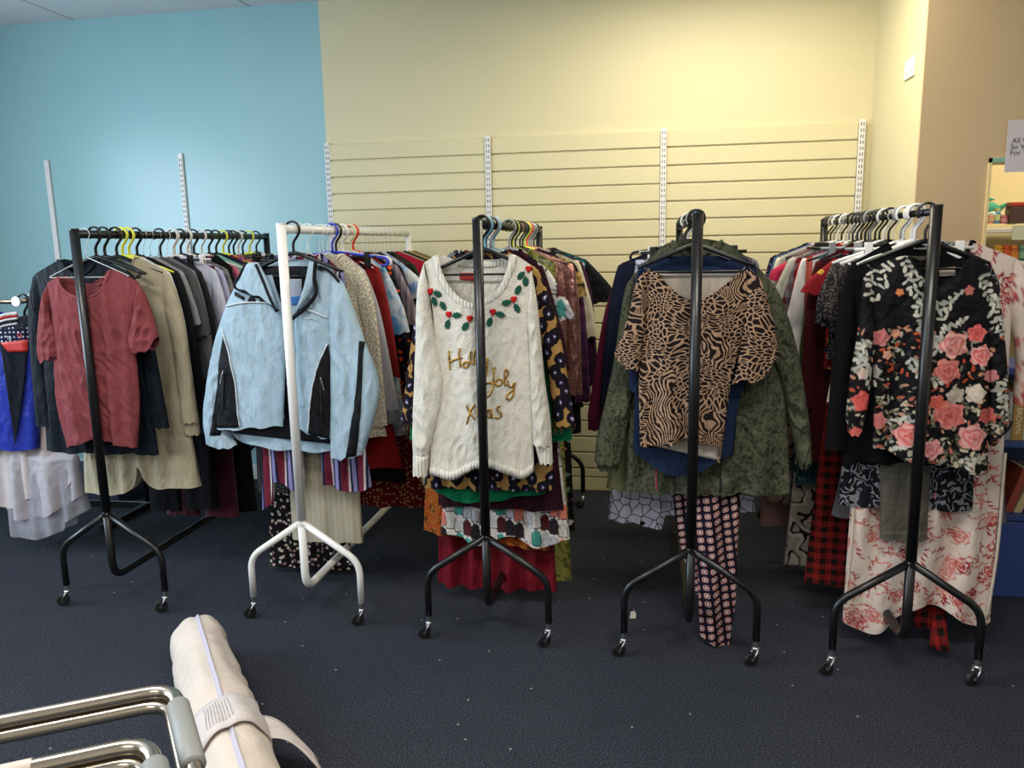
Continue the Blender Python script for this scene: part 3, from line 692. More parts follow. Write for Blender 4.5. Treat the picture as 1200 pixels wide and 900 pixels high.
B(1, 3.90, 'jumper', 'jumper', 'crimson jumper peeking above the navy jumper on left rail', F('crimson', ['#8e2038']), 'crimson jumper', 'black', sw=.18, bw=.22, ln=.66, sl=.5)
B(1, 3.97, 'scarf_top', 'top', 'purple and orange patterned top beside the ski jacket collar', F('purple_swirl', ['#35204f', '#6a4a90', '#b4684a', '#2a2a4a'], 'swirl', 2), 'purple patterned top', 'yellow', sw=.22, bw=.22, ln=.6, slv='s', sl=.15)
for i, (y, c) in enumerate([(4.03, 'black'), (4.08, 'black'), (4.13, 'white'), (4.18, 'black')]):
    B(1, y, 'skirt', 'skirt', ['black velvet skirt hung behind the purple patterned top', 'dark brown skirt near the far end of left rail', 'dark plum skirt near the far end of left rail', 'very dark green skirt near the far end of left rail'][i], F('sk%d' % i, [['#17151a'], ['#2a211f'], ['#2f1a2a'], ['#1a2420']][i]), ['velvet skirt', 'brown skirt', 'plum skirt', 'dark green skirt'][i], c, kind='skirt', sw=.17, bw=.21, ln=.62)
B(1, 4.26, 'coat', 'coat', 'sandy beige coat at the far end of the left rail', F('sand', ['#b39a6c']), 'sandy coat', 'yellow', sw=.20, bw=.24, ln=.7, sl=.55)
B(1, 4.34, 'shirt', 'shirt', 'slate blue shirt last on the left rail', F('slate', ['#3c4a5c']), 'slate shirt', 'black', sw=.20, bw=.22, ln=.7, sl=.55)
# low hanging trousers and skirts of the left rail
B(1, 3.42, 'trousers', 'trousers', 'black trousers whose legs hang below the beige blazer', F('black_tr', ['#121215']), 'black trousers', 'black', kind='trousers', sw=.17, bw=.185, ln=Hh(195, 596, 3.42), dx=-.01)
B(1, 3.50, 'trousers', 'trousers', 'maroon velvet trousers hanging low between two black pairs', F('maroon_velvet', ['#4a1424'], sheen=.3), 'maroon trousers', 'white', kind='trousers', sw=.18, bw=.2, ln=Hh(222, 603, 3.50), dx=.035)
B(1, 3.62, 'dress', 'dress', 'long black velvet dress hanging lowest right of the maroon trousers', F('black_velvet', ['#0c0c0e'], sheen=.1), 'long black dress', 'white', sw=.17, bw=.20, ln=Hh(260, 597, 3.62), slv='n', dx=.075)

# --- white rail
B(2, 3.005, 'cardigan', 'cardigan', 'long striped cardigan of maroon, lilac, navy and white under ski jacket', F('stripe_card', ['#6c2638', '#bdb4b8', '#1c1f3a', '#7c78a4', '#7c78a4', '#1c1f3a', '#6c2638', '#6c2638'], 'stripes', 1.2), 'striped cardigan', 'whitewire', sw=.16, bw=.245, ln=Hh(400, 572, 3.005), sl=.4, spl=-.02, dx=.0, fold=(.001, .016), nu=44,
  hem=lambda s: float(-.09 if s < -.80 else 0)+float(.02*math.sin(s*7))+(.22 if -.22 < s < .14 else 0))
B(2, 3.07, 'cardigan', 'cardigan', 'long cream ribbed cardigan, lowest below the ski jacket', F('cream_cable', ['#c2b8a2'], 'cable'), 'long cream cardigan', 'whitewire', sw=.15, bw=.163, ln=Hh(380, 633, 3.07), sl=.3, spl=.0, slv='n', dx=.008, T=.026, fold=(.001, .012))
B(2, 3.30, 'dress', 'dress', 'black dress with tiny pale blossoms peeking below the cream cardigan', F('black_blossom', ['#121012', '#c9a9a0', '#8a6a64', '#b9b4a4'], 'flecks', .9), 'blossom dress', 'whitewire', sw=.13, bw=.21, ln=Hh(390, 666, 3.30), slv='n', dx=-.185)
B(2, 3.18, 'cardigan', 'cardigan', 'cream crochet cardigan right behind the ski jacket shoulder', F('cream_crochet', ['#cfc6b2', '#9c917c'], 'crochet'), 'crochet cardigan', 'whitewire', sw=.225, bw=.25, ln=.80, sl=.68, spl=.03, dx=.015)
B(2, 3.30, 'jumper', 'jumper', 'brown maroon striped jumper shoulder near the crochet cardigan', F('mstripe', ['#5a1c28', '#8a8088', '#241a28'], 'stripes', 3), 'maroon striped jumper', 'whitewire', sw=.17, bw=.18, ln=.62, sl=.5)
B(2, 3.235, 'cardigan', 'cardigan', 'heather grey cardigan with long ribbed sleeve beside crochet cardigan', F('heather', ['#98949c', '#aeaab0'], 'marl'), 'heather grey cardigan', 'whitewire', sw=.225, bw=.24, ln=.7, sl=.62, spl=.07, cuff=F('heather_rib', ['#86828a'], 'rib'))
B(2, 3.385, 'jumper', 'jumper', 'brick red jumper behind the heather grey cardigan', F('brick', ['#7e1f1e']), 'brick red jumper', 'white', sw=.235, bw=.24, ln=.68, slv='l', sl=.5, spl=.02)
B(2, 3.455, 't_shirt', 't-shirt', 'sky blue and white tie dye shirt with loose sleeve', F('tiedye', ['#4f86b4', '#7fb2d2', '#c6cdd2', '#8aa8c4', '#c9c3c0'], 'swirl'), 'tie dye shirt', 'white', sw=.24, bw=.27, ln=.86, slv='s', sl=.30, spl=.03)
B(2, 3.53, 'dress', 'dress', 'long red dress scattered with small cream flowers, reaching lowest right', F('red_sprig', ['#6e1818', '#b08a5a', '#8c2a22', '#c2a070'], 'flecks', 1.3), 'red flowered dress', 'cream', sw=.13, bw=.30, ln=Hh(440, 592, 3.53), slv='n', dx=.03, fold=(.001, .014))
B(2, 3.59, 'top', 'top', 'black top with orange motif behind the tie dye shirt', F('black_orange', ['#17141a', '#c8502a', '#2c2a3a'], 'flecks', .6), 'black and orange top', 'red', sw=.23, bw=.24, ln=.7, sl=.5)
B(2, 3.65, 'blouse', 'blouse', 'mauve grey striped blouse with half sleeve', F('mauve', ['#7d7078', '#665c66', '#8c8088'], 'stripes', 3), 'mauve blouse', 'whitewire', sw=.24, bw=.25, ln=.8, slv='s', sl=.28, spl=.02)
B(2, 3.715, 'jumper', 'jumper', 'navy jumper with long sleeve behind the mauve blouse', F('navy2', ['#151828']), 'navy jumper on the white rail', 'whitewire', sw=.235, bw=.25, ln=.82, sl=.6, spl=.06)
B(2, 3.775, 'shirt', 'shirt', 'cornflower blue and white shirt shoulder', F('cornflower', ['#5d87bb', '#c9c8c6', '#5d87bb'], 'swirl'), 'cornflower shirt', 'whitewire', sw=.24, bw=.24, ln=.66, slv='s', sl=.15)
B(2, 3.84, 'blouse', 'blouse', 'black blouse printed with dark brown circles', F('dark_rings', ['#17130f', '#3c2a22', '#5a4636'], 'rings', 1.2), 'dark circle print blouse', 'whitewire', sw=.25, bw=.26, ln=.8, sl=.5)
B(2, 3.90, 'jacket', 'jacket', 'dark olive jacket near the far end of the white rail', F('olive_d', ['#2f3226']), 'dark olive jacket', 'whitewire', sw=.25, bw=.25, ln=.7, sl=.6)
B(2, 3.97, 'jumper', 'jumper', 'bright crimson jumper near the white sweater shoulder', F('crimson2', ['#a01c30']), 'bright crimson jumper', 'whitewire', sw=.25, bw=.25, ln=.64, sl=.5)
B(2, 4.04, 'cardigan', 'cardigan', 'pale stone cardigan beside the bright crimson jumper', F('stone', ['#9a8f78']), 'stone cardigan', 'whitewire', sw=.245, bw=.25, ln=.7, sl=.5)
B(2, 4.11, 'coat', 'coat', 'black coat behind the stone cardigan on white rail', F('black_wool', ['#15161a']), 'black coat on the white rail', 'whitewire', sw=.245, bw=.25, ln=.7, sl=.5)
B(2, 4.19, 'jacket', 'jacket', 'khaki yellow jacket at the far end of the white rail', F('khaki', ['#9b8a54']), 'khaki jacket', 'whitewire', sw=.25, bw=.25, ln=.7, sl=.5)
B(2, 4.28, 'coat', 'coat', 'taupe padded coat last on the white rail', F('taupe', ['#7d6a50']), 'taupe coat', 'whitewire', sw=.26, bw=.26, ln=.7, sl=.5, crump=.004)
B(2, 3.28, 'top', 'top', 'red top with black hem hanging below the heather grey sleeve', F('red_top', ['#8c1a1c']), 'red top', 'whitewire', sw=.13, bw=.3, ln=Hh(445, 548, 3.28), sl=.3, slv='n')
B(2, 3.36, 'trousers', 'trousers', 'black trousers under the red top', F('black_tr', ['#121215']), 'black trousers on the white rail', 'black', kind='trousers', sw=.11, bw=.27, ln=Hh(445, 560, 3.36), dx=.02)
B(2, 3.09, 'dress', 'dress', 'black polka dot dress edge left of the striped cardigan', F('polka', ['#131214', '#77757a'], 'dots'), 'polka dot dress', 'whitewire', sw=.19, bw=.22, ln=Hh(312, 576, 3.09), slv='n', dx=-.09)

hanger(RX[2], 3.335, 'blue', 'empty royal blue plastic hanger on the white rail', 'shallow', .10, sw=.24)
hanger(RX[2], 3.385, 'white', 'empty white plastic hanger behind the royal blue one on the white rail', 'shallow', -.06, sw=.25)
hanger(RX[4], 3.60, 'black', 'empty wide black plastic hanger sticking out at the right of the fourth rail', 'shallow', .05, sw=.235)
# --- middle black rail
t = B(3, 2.91, 'top', 'top', 'ochre leopard print top with fringed cuffs behind the white sweater', F('leo', ['#9c7844', '#15111a', '#4a4668', '#c4c0cc'], 'leopard'), 'leopard top', 'black', sw=.195, bw=.262, ln=Hh(600, 574, 2.91), sl=.60, spl=.115, dx=-.01, fold=(.001, .014), nu=40)
rn_ = random.Random(3)
g = G()
for sx in (-1, 1):
    for i in range(26):
        x = sx*(.195-.011+.115)+rn_.uniform(-.042, .042); z = -.665+rn_.uniform(-.01, .012)
        g.tube([(x, rn_.uniform(-.014, .01), z), (x+rn_.uniform(-.008, .008), rn_.uniform(-.02, .01), z-rn_.uniform(.02, .04))], .0012, 4)
g.go('fringe', F('fringe', ['#5a4630']), t)['kind'] = 'stuff'
B(3, 2.945, 'blouse', 'blouse', 'emerald green pleated blouse under the leopard top', F('green_pleat', ['#0f6e48'], 'pleat'), 'green pleated blouse', 'sky', sw=.19, bw=.225, ln=Hh(560, 586, 2.945), sl=.67, spl=.10, dx=-.015, hem=lambda s: float(.035*s*s+.012*math.sin(3*s)))
B(3, 2.97, 'top', 'top', 'sparkling charcoal top with bunched cuff, left under white sweater', F('sparkle', ['#1d1e1f', '#8c8f8c'], 'marl', weave=300), 'sparkling charcoal top', 'black', sw=.18, bw=.23, ln=.7, sl=.79, spl=-.0, dx=-.05)
B(3, 3.0, 'blouse', 'blouse', 'plum and black diagonal striped blouse under the green blouse', F('plum_stripe', ['#3a1522', '#16090f'], 'dstripes', 5.5), 'plum striped blouse', 'grey', sw=.18, bw=.262, ln=Hh(640, 597, 3.0), sl=.4, slv='s', dx=.015)
def city(x, z):
    rs = np.random.RandomState(4); C = np.tile(np.array(lin('#b9b4b0')), (len(x), 1))
    pal = [lin(c) for c in ('#c8c4c0', '#241f24', '#3f8a80', '#c87464', '#4a2026', '#bdb6ae', '#a8a6ac')]
    gx = np.floor((x+1)/.036).astype(int); gz = np.floor((z+gx*.013+2)/.075).astype(int)
    h = (gx*7349+gz*9151) % 101
    for i, c in enumerate(pal): C[(h % 7) == i] = c
    fx = ((x+1)/.036) % 1; fz = ((z+gx*.013+2)/.075) % 1
    win = ((fx*4 % 1) < .28) & ((fz*6 % 1) < .4) & ((h % 7 == 0) | (h % 7 == 5) | (h % 7 == 6)); C[win] = lin('#7a7478')
    C[(fx < .09) | (fz < .05)] = lin('#2a2426'); roof = (fz > .8) & (np.abs(fx-.5) > (1-fz)*2.2); C[roof] = lin('#d0ccc6')
    return C
B(3, 3.03, 'shirt', 'shirt', 'white shirt printed with little town houses, hem below the plum stripes', F('city_print', ['#ffffff'], 'paint'), 'town print shirt', 'sky', sw=.18, bw=.272, ln=Hh(590, 633, 3.03), slv='s', sl=.2, dx=.025, nu=150, nv=200, paint=city, fold=(.001, .016), hem=lambda s: float(.022*math.sin(6.5*s+1)))
def maxi(x, z):
    rs = np.random.RandomState(2); C = np.tile(np.array(lin('#8f8a3c')), (len(x), 1)); zz = z+.05*np.sin(x*9)
    low = zz < -1.0; n = np.sin(x*210+3*np.sin(z*160))*np.sin(z*190+2*np.sin(x*130)); m2 = np.sin(x*70+1.5)*np.sin(z*60)
    C[low] = lin('#8a3a1c'); C[low & (n > .25)] = lin('#a04e20'); C[low & (m2 > .4)] = lin('#5e3216'); C[low & (n < -.55)] = lin('#a5782e')
    C[(~low) & (n > .55)] = lin('#4a4a2a'); return C
B(3, 3.06, 'dress', 'dress', 'mustard maxi dress with fiery orange border, left edge below white sweater', F('maxi', ['#ffffff'], 'paint'), 'mustard and orange dress', 'black', sw=.20, bw=.27, ln=Hh(505, 622, 3.06), slv='n', dx=-.06, nu=110, nv=220, paint=maxi, hem=lambda s: float(-.065*(s+1)/2))
B(3, 3.11, 'dress', 'dress', 'long deep red chiffon dress, lowest hanging on the middle rail', F('deep_red', ['#6a1420'], rough=.7), 'deep red dress', 'black', sw=.20, bw=.262, ln=Hh(590, 688, 3.11), slv='n', dx=-.03, nu=60, fold=(.001, .020), fk=(35, 75), T=.024)
B(3, 3.38, 'dress', 'dress', 'long olive yellow dress with faint motif behind the deep red dress', F('olive_yellow', ['#8e8a44', '#5d6030', '#9c9852'], 'paisley', .6), 'olive yellow dress', 'grey', sw=.20, bw=.26, ln=Hh(640, 686, 3.38), slv='n', dx=.01, T=.022)
B(3, 3.45, 'top', 'top', 'rose gold sequin top behind the leopard top', F('rose_sequin', ['#b98a80', '#7c5048'], 'sequin'), 'sequin top', 'black', sw=.255, bw=.25, ln=.62, sl=.58, spl=.01, dx=.01, T=.022)
B(3, 3.52, 'blouse', 'blouse', 'black white and pink patterned tunic with edge beside the sequin top', F('bwpink', ['#1a1618', '#c9c4bc', '#a05a64', '#6a8a7a'], 'flecks', .5), 'patterned tunic', 'lime', sw=.23, bw=.27, ln=Hh(665, 620, 3.52), sl=.5)
B(3, 3.60, 'blouse', 'blouse', 'black blouse with big ochre circles behind the sequin top', F('ochre_rings', ['#17120f', '#a8894c', '#3a2a1a'], 'rings'), 'ochre circle blouse', 'black', sw=.26, bw=.25, ln=.66, slv='s', sl=.15, spl=0)
B(3, 3.68, 'shirt', 'shirt', 'purple plaid shirt with long sleeve on the middle rail', F('purple_plaid', ['#5a2a50', '#3a2038', '#8c7a98'], 'plaid', .9), 'purple plaid shirt', 'black', sw=.235, bw=.25, ln=.68, sl=.66, spl=.07, dx=.01)
B(3, 3.76, 'trousers', 'trousers', 'black trousers hanging right of the leopard top', F('black_tr', ['#121215']), 'black trousers on the middle rail', 'black', kind='trousers', sw=.2, bw=.285, ln=.78, dx=.01)
B(3, 3.83, 'blouse', 'blouse', 'plain cream blouse with loose half sleeves right of plaid shirt', F('cream_blouse', ['#b9b19a']), 'cream blouse', 'lime', sw=.24, bw=.25, ln=.7, slv='s', sl=.36, spl=.04, dx=.02)
B(3, 3.90, 'top', 'top', 'dark plum top with long sleeves behind the cream blouse', F('plum', ['#351a30']), 'dark plum top', 'coral', sw=.24, bw=.25, ln=.7, sl=.62, spl=.07, dx=.03)
B(3, 3.98, 'blouse', 'blouse', 'teal and pink flowered blouse near the far end of middle rail', F('teal_flower', ['#1a5a62', '#c9c4cc', '#c05a80', '#1a1a22'], 'flecks', .7), 'teal flowered blouse', 'grey', sw=.27, bw=.25, ln=.66, slv='n', dx=.02)
B(3, 4.05, 'top', 'top', 'black top with flared short sleeve sticking out at right', F('black_wool', ['#15161a']), 'flared black top', 'wood', sw=.26, bw=.24, ln=.6, slv='s', sl=.2, spl=.10, dx=.03)
B(3, 4.14, 'coat', 'coat', 'long black coat last on the middle rail', F('black_wool', ['#15161a']), 'long black coat', 'black', sw=.2, bw=.22, ln=1.0, sl=.6, dx=.03)

# --- fourth rail
B(4, 3.20, 'skirt', 'skirt', 'white skirt covered with large black outlined blooms', F('blooms', ['#c2c3d4', '#17161c'], 'bloom', .8), 'bloom print skirt', 'white', kind='skirt', sw=.19, bw=.30, ln=Hh(770, 618, 3.20), dx=-.02, nu=40, hem=lambda s: float(.06*(s > -.25)+.03*s*s), fold=(.001, .014))
B(4, 3.27, 'jumper', 'jumper', 'navy jumper with rounded shoulder at left behind camouflage jacket', F('navy3', ['#161b2e']), 'navy jumper on the fourth rail', 'black', sw=.25, bw=.25, ln=.7, sl=.60, spl=.05, dx=-.02)
B(4, 3.35, 'sweatshirt', 'sweatshirt', 'burgundy sweatshirt whose long sleeve shows at far left', F('burgundy', ['#5a1830']), 'burgundy sweatshirt', 'black', sw=.245, bw=.25, ln=.72, sl=.66, spl=.13, cuff=F('burg_rib', ['#521630'], 'rib'), dx=-.01)
B(4, 3.43, 'waistcoat', 'waistcoat', 'navy pinstriped waistcoat behind the burgundy sweatshirt', F('pinstripe', ['#181b2c', '#181b2c', '#181b2c', '#3a3f58'], 'stripes', 7), 'pinstriped waistcoat', 'black', sw=.25, bw=.25, ln=.7, slv='n')
B(4, 3.53, 'skirt', 'skirt', 'dusky pink sequin skirt clipped at the left behind rail', F('dusky', ['#8a5a72', '#6c4058'], 'marl'), 'dusky pink skirt', 'black', kind='skirt', sw=.20, bw=.22, ln=.6, dx=-.03)
B(4, 3.62, 'cardigan', 'cardigan', 'grey flecked cardigan at the right behind camouflage jacket', F('flecked', ['#8a8a8e', '#4a4a52'], 'marl'), 'flecked cardigan', 'sky', sw=.25, bw=.25, ln=.68, sl=.5, dx=.05)
B(4, 3.72, 'top', 'top', 'pale grey patterned top at right on the fourth rail', F('pgrey', ['#b0aeb4', '#6a7a94', '#8a8a8c'], 'flecks', .6), 'pale grey top', 'black', sw=.25, bw=.24, ln=.6, sl=.4, dx=.05)
B(4, 3.82, 'cardigan', 'cardigan', 'black cardigan under the pale grey top', F('black_wool', ['#15161a']), 'black cardigan on the fourth rail', 'wood', sw=.24, bw=.24, ln=.7, sl=.5, dx=.04)
B(4, 3.92, 'top', 'top', 'wine red top at the back of the fourth rail', F('wine', ['#4c1c24']), 'wine red top', 'black', sw=.2, bw=.22, ln=.6, sl=.4)
t = None
# --- right rail
B(5, 2.885, 'cardigan', 'cardigan', 'long black cardigan just behind the floral blouse', F('black_fine_knit', ['#0b0c0f'], 'knit'), 'long black cardigan', 'white', sw=.195, bw=.195, ln=Hh(1010, 541, 2.885), sl=.66, spl=.02, dx=-.005)
def rosep(x, z):
    return floral(x, z, base='#cdbdb2', pal=('#a84848', '#b8605c', '#8c3038', '#c47a70'), n=620, seed=11, span=(-.4, .4, -1.5, 0), light=True)
def floral(x, z, base, pal, n, seed, span, light=False, roses=(), sprays=()):
    rs = np.random.RandomState(seed); C = np.tile(np.array(lin(base)), (len(x), 1)); P = [np.array(lin(c)) for c in pal]
    def ell(cx, cz, a, b, th, c):
        m_ = (np.abs(x-cx) < a+b) & (np.abs(z-cz) < a+b); i = np.where(m_)[0]
        u = (x[i]-cx)*math.cos(th)+(z[i]-cz)*math.sin(th); v = -(x[i]-cx)*math.sin(th)+(z[i]-cz)*math.cos(th)
        C[i[(u/a)**2+(v/b*(1.25-.3*u/a))**2 < 1]] = c
    def rose(cx, cz, r, c0, c1):
        i = np.where((np.abs(x-cx) < r*1.3) & (np.abs(z-cz) < r*1.3))[0]; dx, dz = x[i]-cx, z[i]-cz
        rho = np.hypot(dx, dz)/r; th = np.arctan2(dz, dx); ed = 1+.13*np.sin(5*th+cx*40)+.05*np.sin(11*th)
        k_ = rho < ed; f = .5+.5*np.sin(rho*13+1.6*np.sin(3*th+rho*4)); f = np.clip(f*.7+.45*(1-rho), 0, 1)
        if light: k_ = k_ & ((f > .42) | (rho > ed*.9))
        C[i[k_]] = (np.array(c0)*(1-f[:, None])+np.array(c1)*f[:, None])[k_]
    for j in range(n):
        cx, cz = rs.uniform(span[0], span[1]), rs.uniform(span[2], span[3]); th = rs.uniform(0, 6.28); q = rs.rand()
        if light:
            if q < .22: rose(cx, cz, rs.uniform(.018, .032), P[rs.randint(4)], P[rs.randint(4)])
            else:
                L_ = rs.uniform(.03, .08)
                for t_ in np.linspace(0, 1, 24): ell(cx+L_*t_*math.cos(th+t_), cz+L_*t_*math.sin(th+t_), .002, .0014, 0, P[j % 4])
                for t_ in (.3, .6, .9): ell(cx+L_*t_*math.cos(th+t_)+.006, cz+L_*t_*math.sin(th+t_), .012, .0035, th+1.2*(-1)**j, P[(j+1) % 4])
        else:
            ell(cx, cz, rs.uniform(.005, .014), rs.uniform(.003, .007), th, P[rs.randint(len(P))])
    for cx, cz, L_, th in sprays:
        for t_ in np.linspace(0, 1, int(L_/.014)):
            a = cx+L_*t_*math.cos(th+.5*t_)+rs.uniform(-.006, .006); b = cz+L_*t_*math.sin(th+.5*t_)+rs.uniform(-.006, .006)
            for sg in (-1, 1): ell(a+.008*sg, b+.004*sg, rs.uniform(.009, .016), rs.uniform(.005, .008), th+sg*.9+rs.uniform(-.8, .8), lin(('#a8a79c', '#8f9086', '#b4b0a2')[rs.randint(3)]))
    for cx, cz, r, c0, c1 in roses: rose(cx, cz, r, lin(c0), lin(c1))
    return C
Yd = 2.96
xl, xr = at(1000, 640, Yd)[0]-RX[5], at(1160, 640, Yd)[0]-RX[5]
t = B(5, Yd, 'dress', 'dress', 'long cream dress with red line flowers, lowest on the right rail', F('toile', ['#ffffff'], 'paint', crease=.3), 'cream and red flowered dress', 'white', sw=.245, bw=.262, ln=Hh(1050, 722, Yd), sl=.50, spl=.09, dx=(xl+xr)/2, nu=190, nv=420, paint=rosep, T=.028, fold=(.001, .022), fk=(25, 60),
      hem=lambda s: float(.05*math.sin(4.2*s+1.2)+.03*(s+.3)))
for sx in (-1, 1):
    pts = [(sx*.252, -.02, -.75), (sx*.252, -.028, -1.1), (-.262 if sx < 0 else .238, -.028, -1.36-.02*sx)]
    G().tube(spline(pts, 20), .006, 6, ell=(.3, 1)).go('tie_belt', F('cream_tie', ['#c4b6a6']), t, True)
B(5, 2.925, 'top', 'top', 'black and silver leaf print top showing below the floral blouse', F('silver_leaf', ['#121218', '#77787c', '#1d1e26'], 'paisley', .9), 'silver leaf top', 'black', sw=.20, bw=.225, ln=Hh(1090, 596, 2.925), slv='s', sl=.15, dx=.035, spl=0)
B(5, 3.08, 'trousers', 'trousers', 'slate grey trousers at the right edge of the right rail', F('slate_tr', ['#615e64']), 'slate trousers', 'grey', kind='trousers', sw=.19, bw=.315, ln=Hh(1185, 612, 3.08), dx=.135, T=.02)
B(5, 3.05, 'blouse', 'blouse', 'sheer black lace blouse shoulder at the right of floral blouse', F('lace', ['#2b2728', '#5a5354', '#1a1819'], 'paisley', 1.2), 'black lace blouse', 'white', sw=.25, bw=.22, ln=.55, slv='s', sl=.2, spl=0, dx=.04)
B(5, 3.14, 'shirt_dress', 'dress', 'red and black checked shirt dress, hem showing low at left', F('lumber', ['#7a1c1c', '#17100f'], 'plaid', 1.6), 'red checked dress', 'whitewire', sw=.18, bw=.255, ln=Hh(985, 686, 3.14), slv='n', dx=.0, nu=40)
B(5, 3.20, 'top', 'top', 'black top with white leaves beside the long black cardigan', F('bw_leaf', ['#15171e', '#6f7276', '#22242e'], 'paisley', 1.3), 'white leaf top', 'black', sw=.18, bw=.2, ln=.45, slv='s', sl=.24, spl=.02, dx=-.0)
B(5, 3.26, 'top', 'top', 'red blue and black patterned top behind the white leaf top', F('multired', ['#7c1a20', '#20284a', '#b08a3a', '#1a1a1e'], 'flecks', .5), 'multicoloured top', 'white', sw=.19, bw=.2, ln=.5, slv='s', sl=.12)
B(5, 3.32, 'cardigan', 'cardigan', 'dark red chunky knit cardigan in the shadows beside olive shirt', F('oxblood', ['#42141a'], 'knit', .4), 'dark red knit', 'black', sw=.22, bw=.27, ln=Hh(960, 540, 3.32), sl=.6, spl=.02)
B(5, 3.38, 'shirt', 'shirt', 'long olive green shirt right of the white kimono', F('olive', ['#3a4226']), 'olive green shirt', 'black', sw=.19, bw=.24, ln=.78, sl=.70, spl=.07)
B(5, 3.45, 'kimono', 'kimono', 'white kimono with red stripes and a fan motif on its sleeve', F('kimono', ['#cdc7c5', '#cdc7c5', '#cdc7c5', '#b85a4c'], 'stripes', .75), 'red striped kimono', 'black', sw=.255, bw=.26, ln=.62, slv='s', sl=.40, spl=.02)
B(5, 3.52, 'jumper', 'jumper', 'bright red jumper beside the white kimono', F('scarlet', ['#a8201a']), 'bright red jumper', 'white', sw=.245, bw=.25, ln=.62, sl=.55, spl=.03)
B(5, 3.59, 'top', 'top', 'grey and red checked top under the bright red jumper', F('grey_red', ['#6a6a72', '#5a1a22', '#1a1c2c'], 'plaid', 1.2), 'grey red checked top', 'black', sw=.25, bw=.27, ln=.74, slv='s', sl=.36, spl=.03)
B(5, 3.66, 't_shirt', 't-shirt', 'pale grey t-shirt with black scalloped edge', F('grey_a', ['#8f8c86']), 'pale grey t-shirt', 'black', sw=.25, bw=.25, ln=.7, slv='s', sl=.3, spl=.03)
B(5, 3.73, 'blouse', 'blouse', 'off white blouse with frilled edge between two grey tops', F('offw', ['#a9a69a']), 'off white blouse', 'white', sw=.255, bw=.25, ln=.7, slv='s', sl=.24, spl=.03)
B(5, 3.80, 'cardigan', 'cardigan', 'mid grey ribbed cardigan left of the off white blouse', F('grey_rib', ['#6f6d6a'], 'rib'), 'ribbed grey cardigan', 'grey', sw=.25, bw=.25, ln=.74, sl=.55, spl=.02)
B(5, 3.87, 'jumper', 'jumper', 'raspberry pink jumper between grey cardigans on right rail', F('raspberry', ['#a82848']), 'raspberry jumper', 'white', sw=.24, bw=.24, ln=.5, slv='s', sl=.1)
B(5, 3.94, 'cardigan', 'cardigan', 'ash grey cardigan with knitted shoulder seam left of raspberry jumper', F('ash', ['#8c8982'], 'knit'), 'ash grey cardigan', 'black', sw=.26, bw=.26, ln=.74, sl=.55, spl=.02)
B(5, 4.02, 'shirt', 'shirt', 'plain white shirt leaning against the grey cardigans', F('white2', ['#c6c0ac']), 'plain white shirt', 'white', sw=.265, bw=.26, ln=.8, sl=.6, spl=.03)
B(5, 4.10, 'shirt', 'shirt', 'pink lilac shirt low beside the camouflage sleeve', F('lilac', ['#b090b4']), 'pink lilac shirt', 'grey', sw=.25, bw=.26, ln=.76, sl=.6)
B(5, 4.17, 'jacket', 'jacket', 'denim blue jacket shoulder near the far end of right rail', F('denim', ['#4a5f80']), 'denim jacket', 'black', sw=.25, bw=.25, ln=.7, sl=.55)
B(5, 4.25, 'blouse', 'blouse', 'navy blouse with tiny flowers last on the right rail', F('navy_flower', ['#171a2c', '#6a5a6a', '#3c4a6a'], 'flecks', 1), 'navy flowered blouse', 'black', sw=.26, bw=.27, ln=.7, sl=.6, spl=.03)
# low skirts on the left of the right rail
B(5, 3.62, 'skirt', 'skirt', 'beige skirt with bold black leaf strokes, low left of the right rail', F('beige_leaf', ['#7a6258', '#7a6258', '#1a1415'], 'paisley', .35), 'beige leaf skirt', 'black', kind='skirt', sw=.18, bw=.30, ln=Hh(940, 590, 3.62), dx=-.04)
B(5, 3.70, 'skirt', 'skirt', 'dusty pink skirt lining showing under the beige leaf skirt', F('dusty', ['#7a5a58']), 'dusty pink skirt', 'black', kind='skirt', sw=.18, bw=.31, ln=Hh(940, 618, 3.70), dx=-.05)
B(5, 3.42, 'skirt', 'skirt', 'teal speckled skirt low between beige and checked skirts', F('teal_speck', ['#27444c', '#5a7a80', '#16262c'], 'flecks', 2), 'teal speckled skirt', 'grey', kind='skirt', sw=.18, bw=.24, ln=Hh(985, 568, 3.42), dx=-.02)
B(5, 3.50, 'skirt', 'skirt', 'bright blue skirt low beside the teal speckled one', F('royal', ['#16405c']), 'bright blue skirt', 'black', kind='skirt', sw=.18, bw=.24, ln=Hh(965, 612, 3.50), dx=-.02)
B(5, 3.44, 'skirt', 'skirt', 'grey cream and black scarf hem skirt left of the red checks', F('scarf_hem', ['#8f8578', '#a89e90', '#17151a'], 'paisley', .4), 'scarf hem skirt', 'black', kind='skirt', sw=.14, bw=.255, ln=Hh(970, 664, 3.44), dx=-.03)

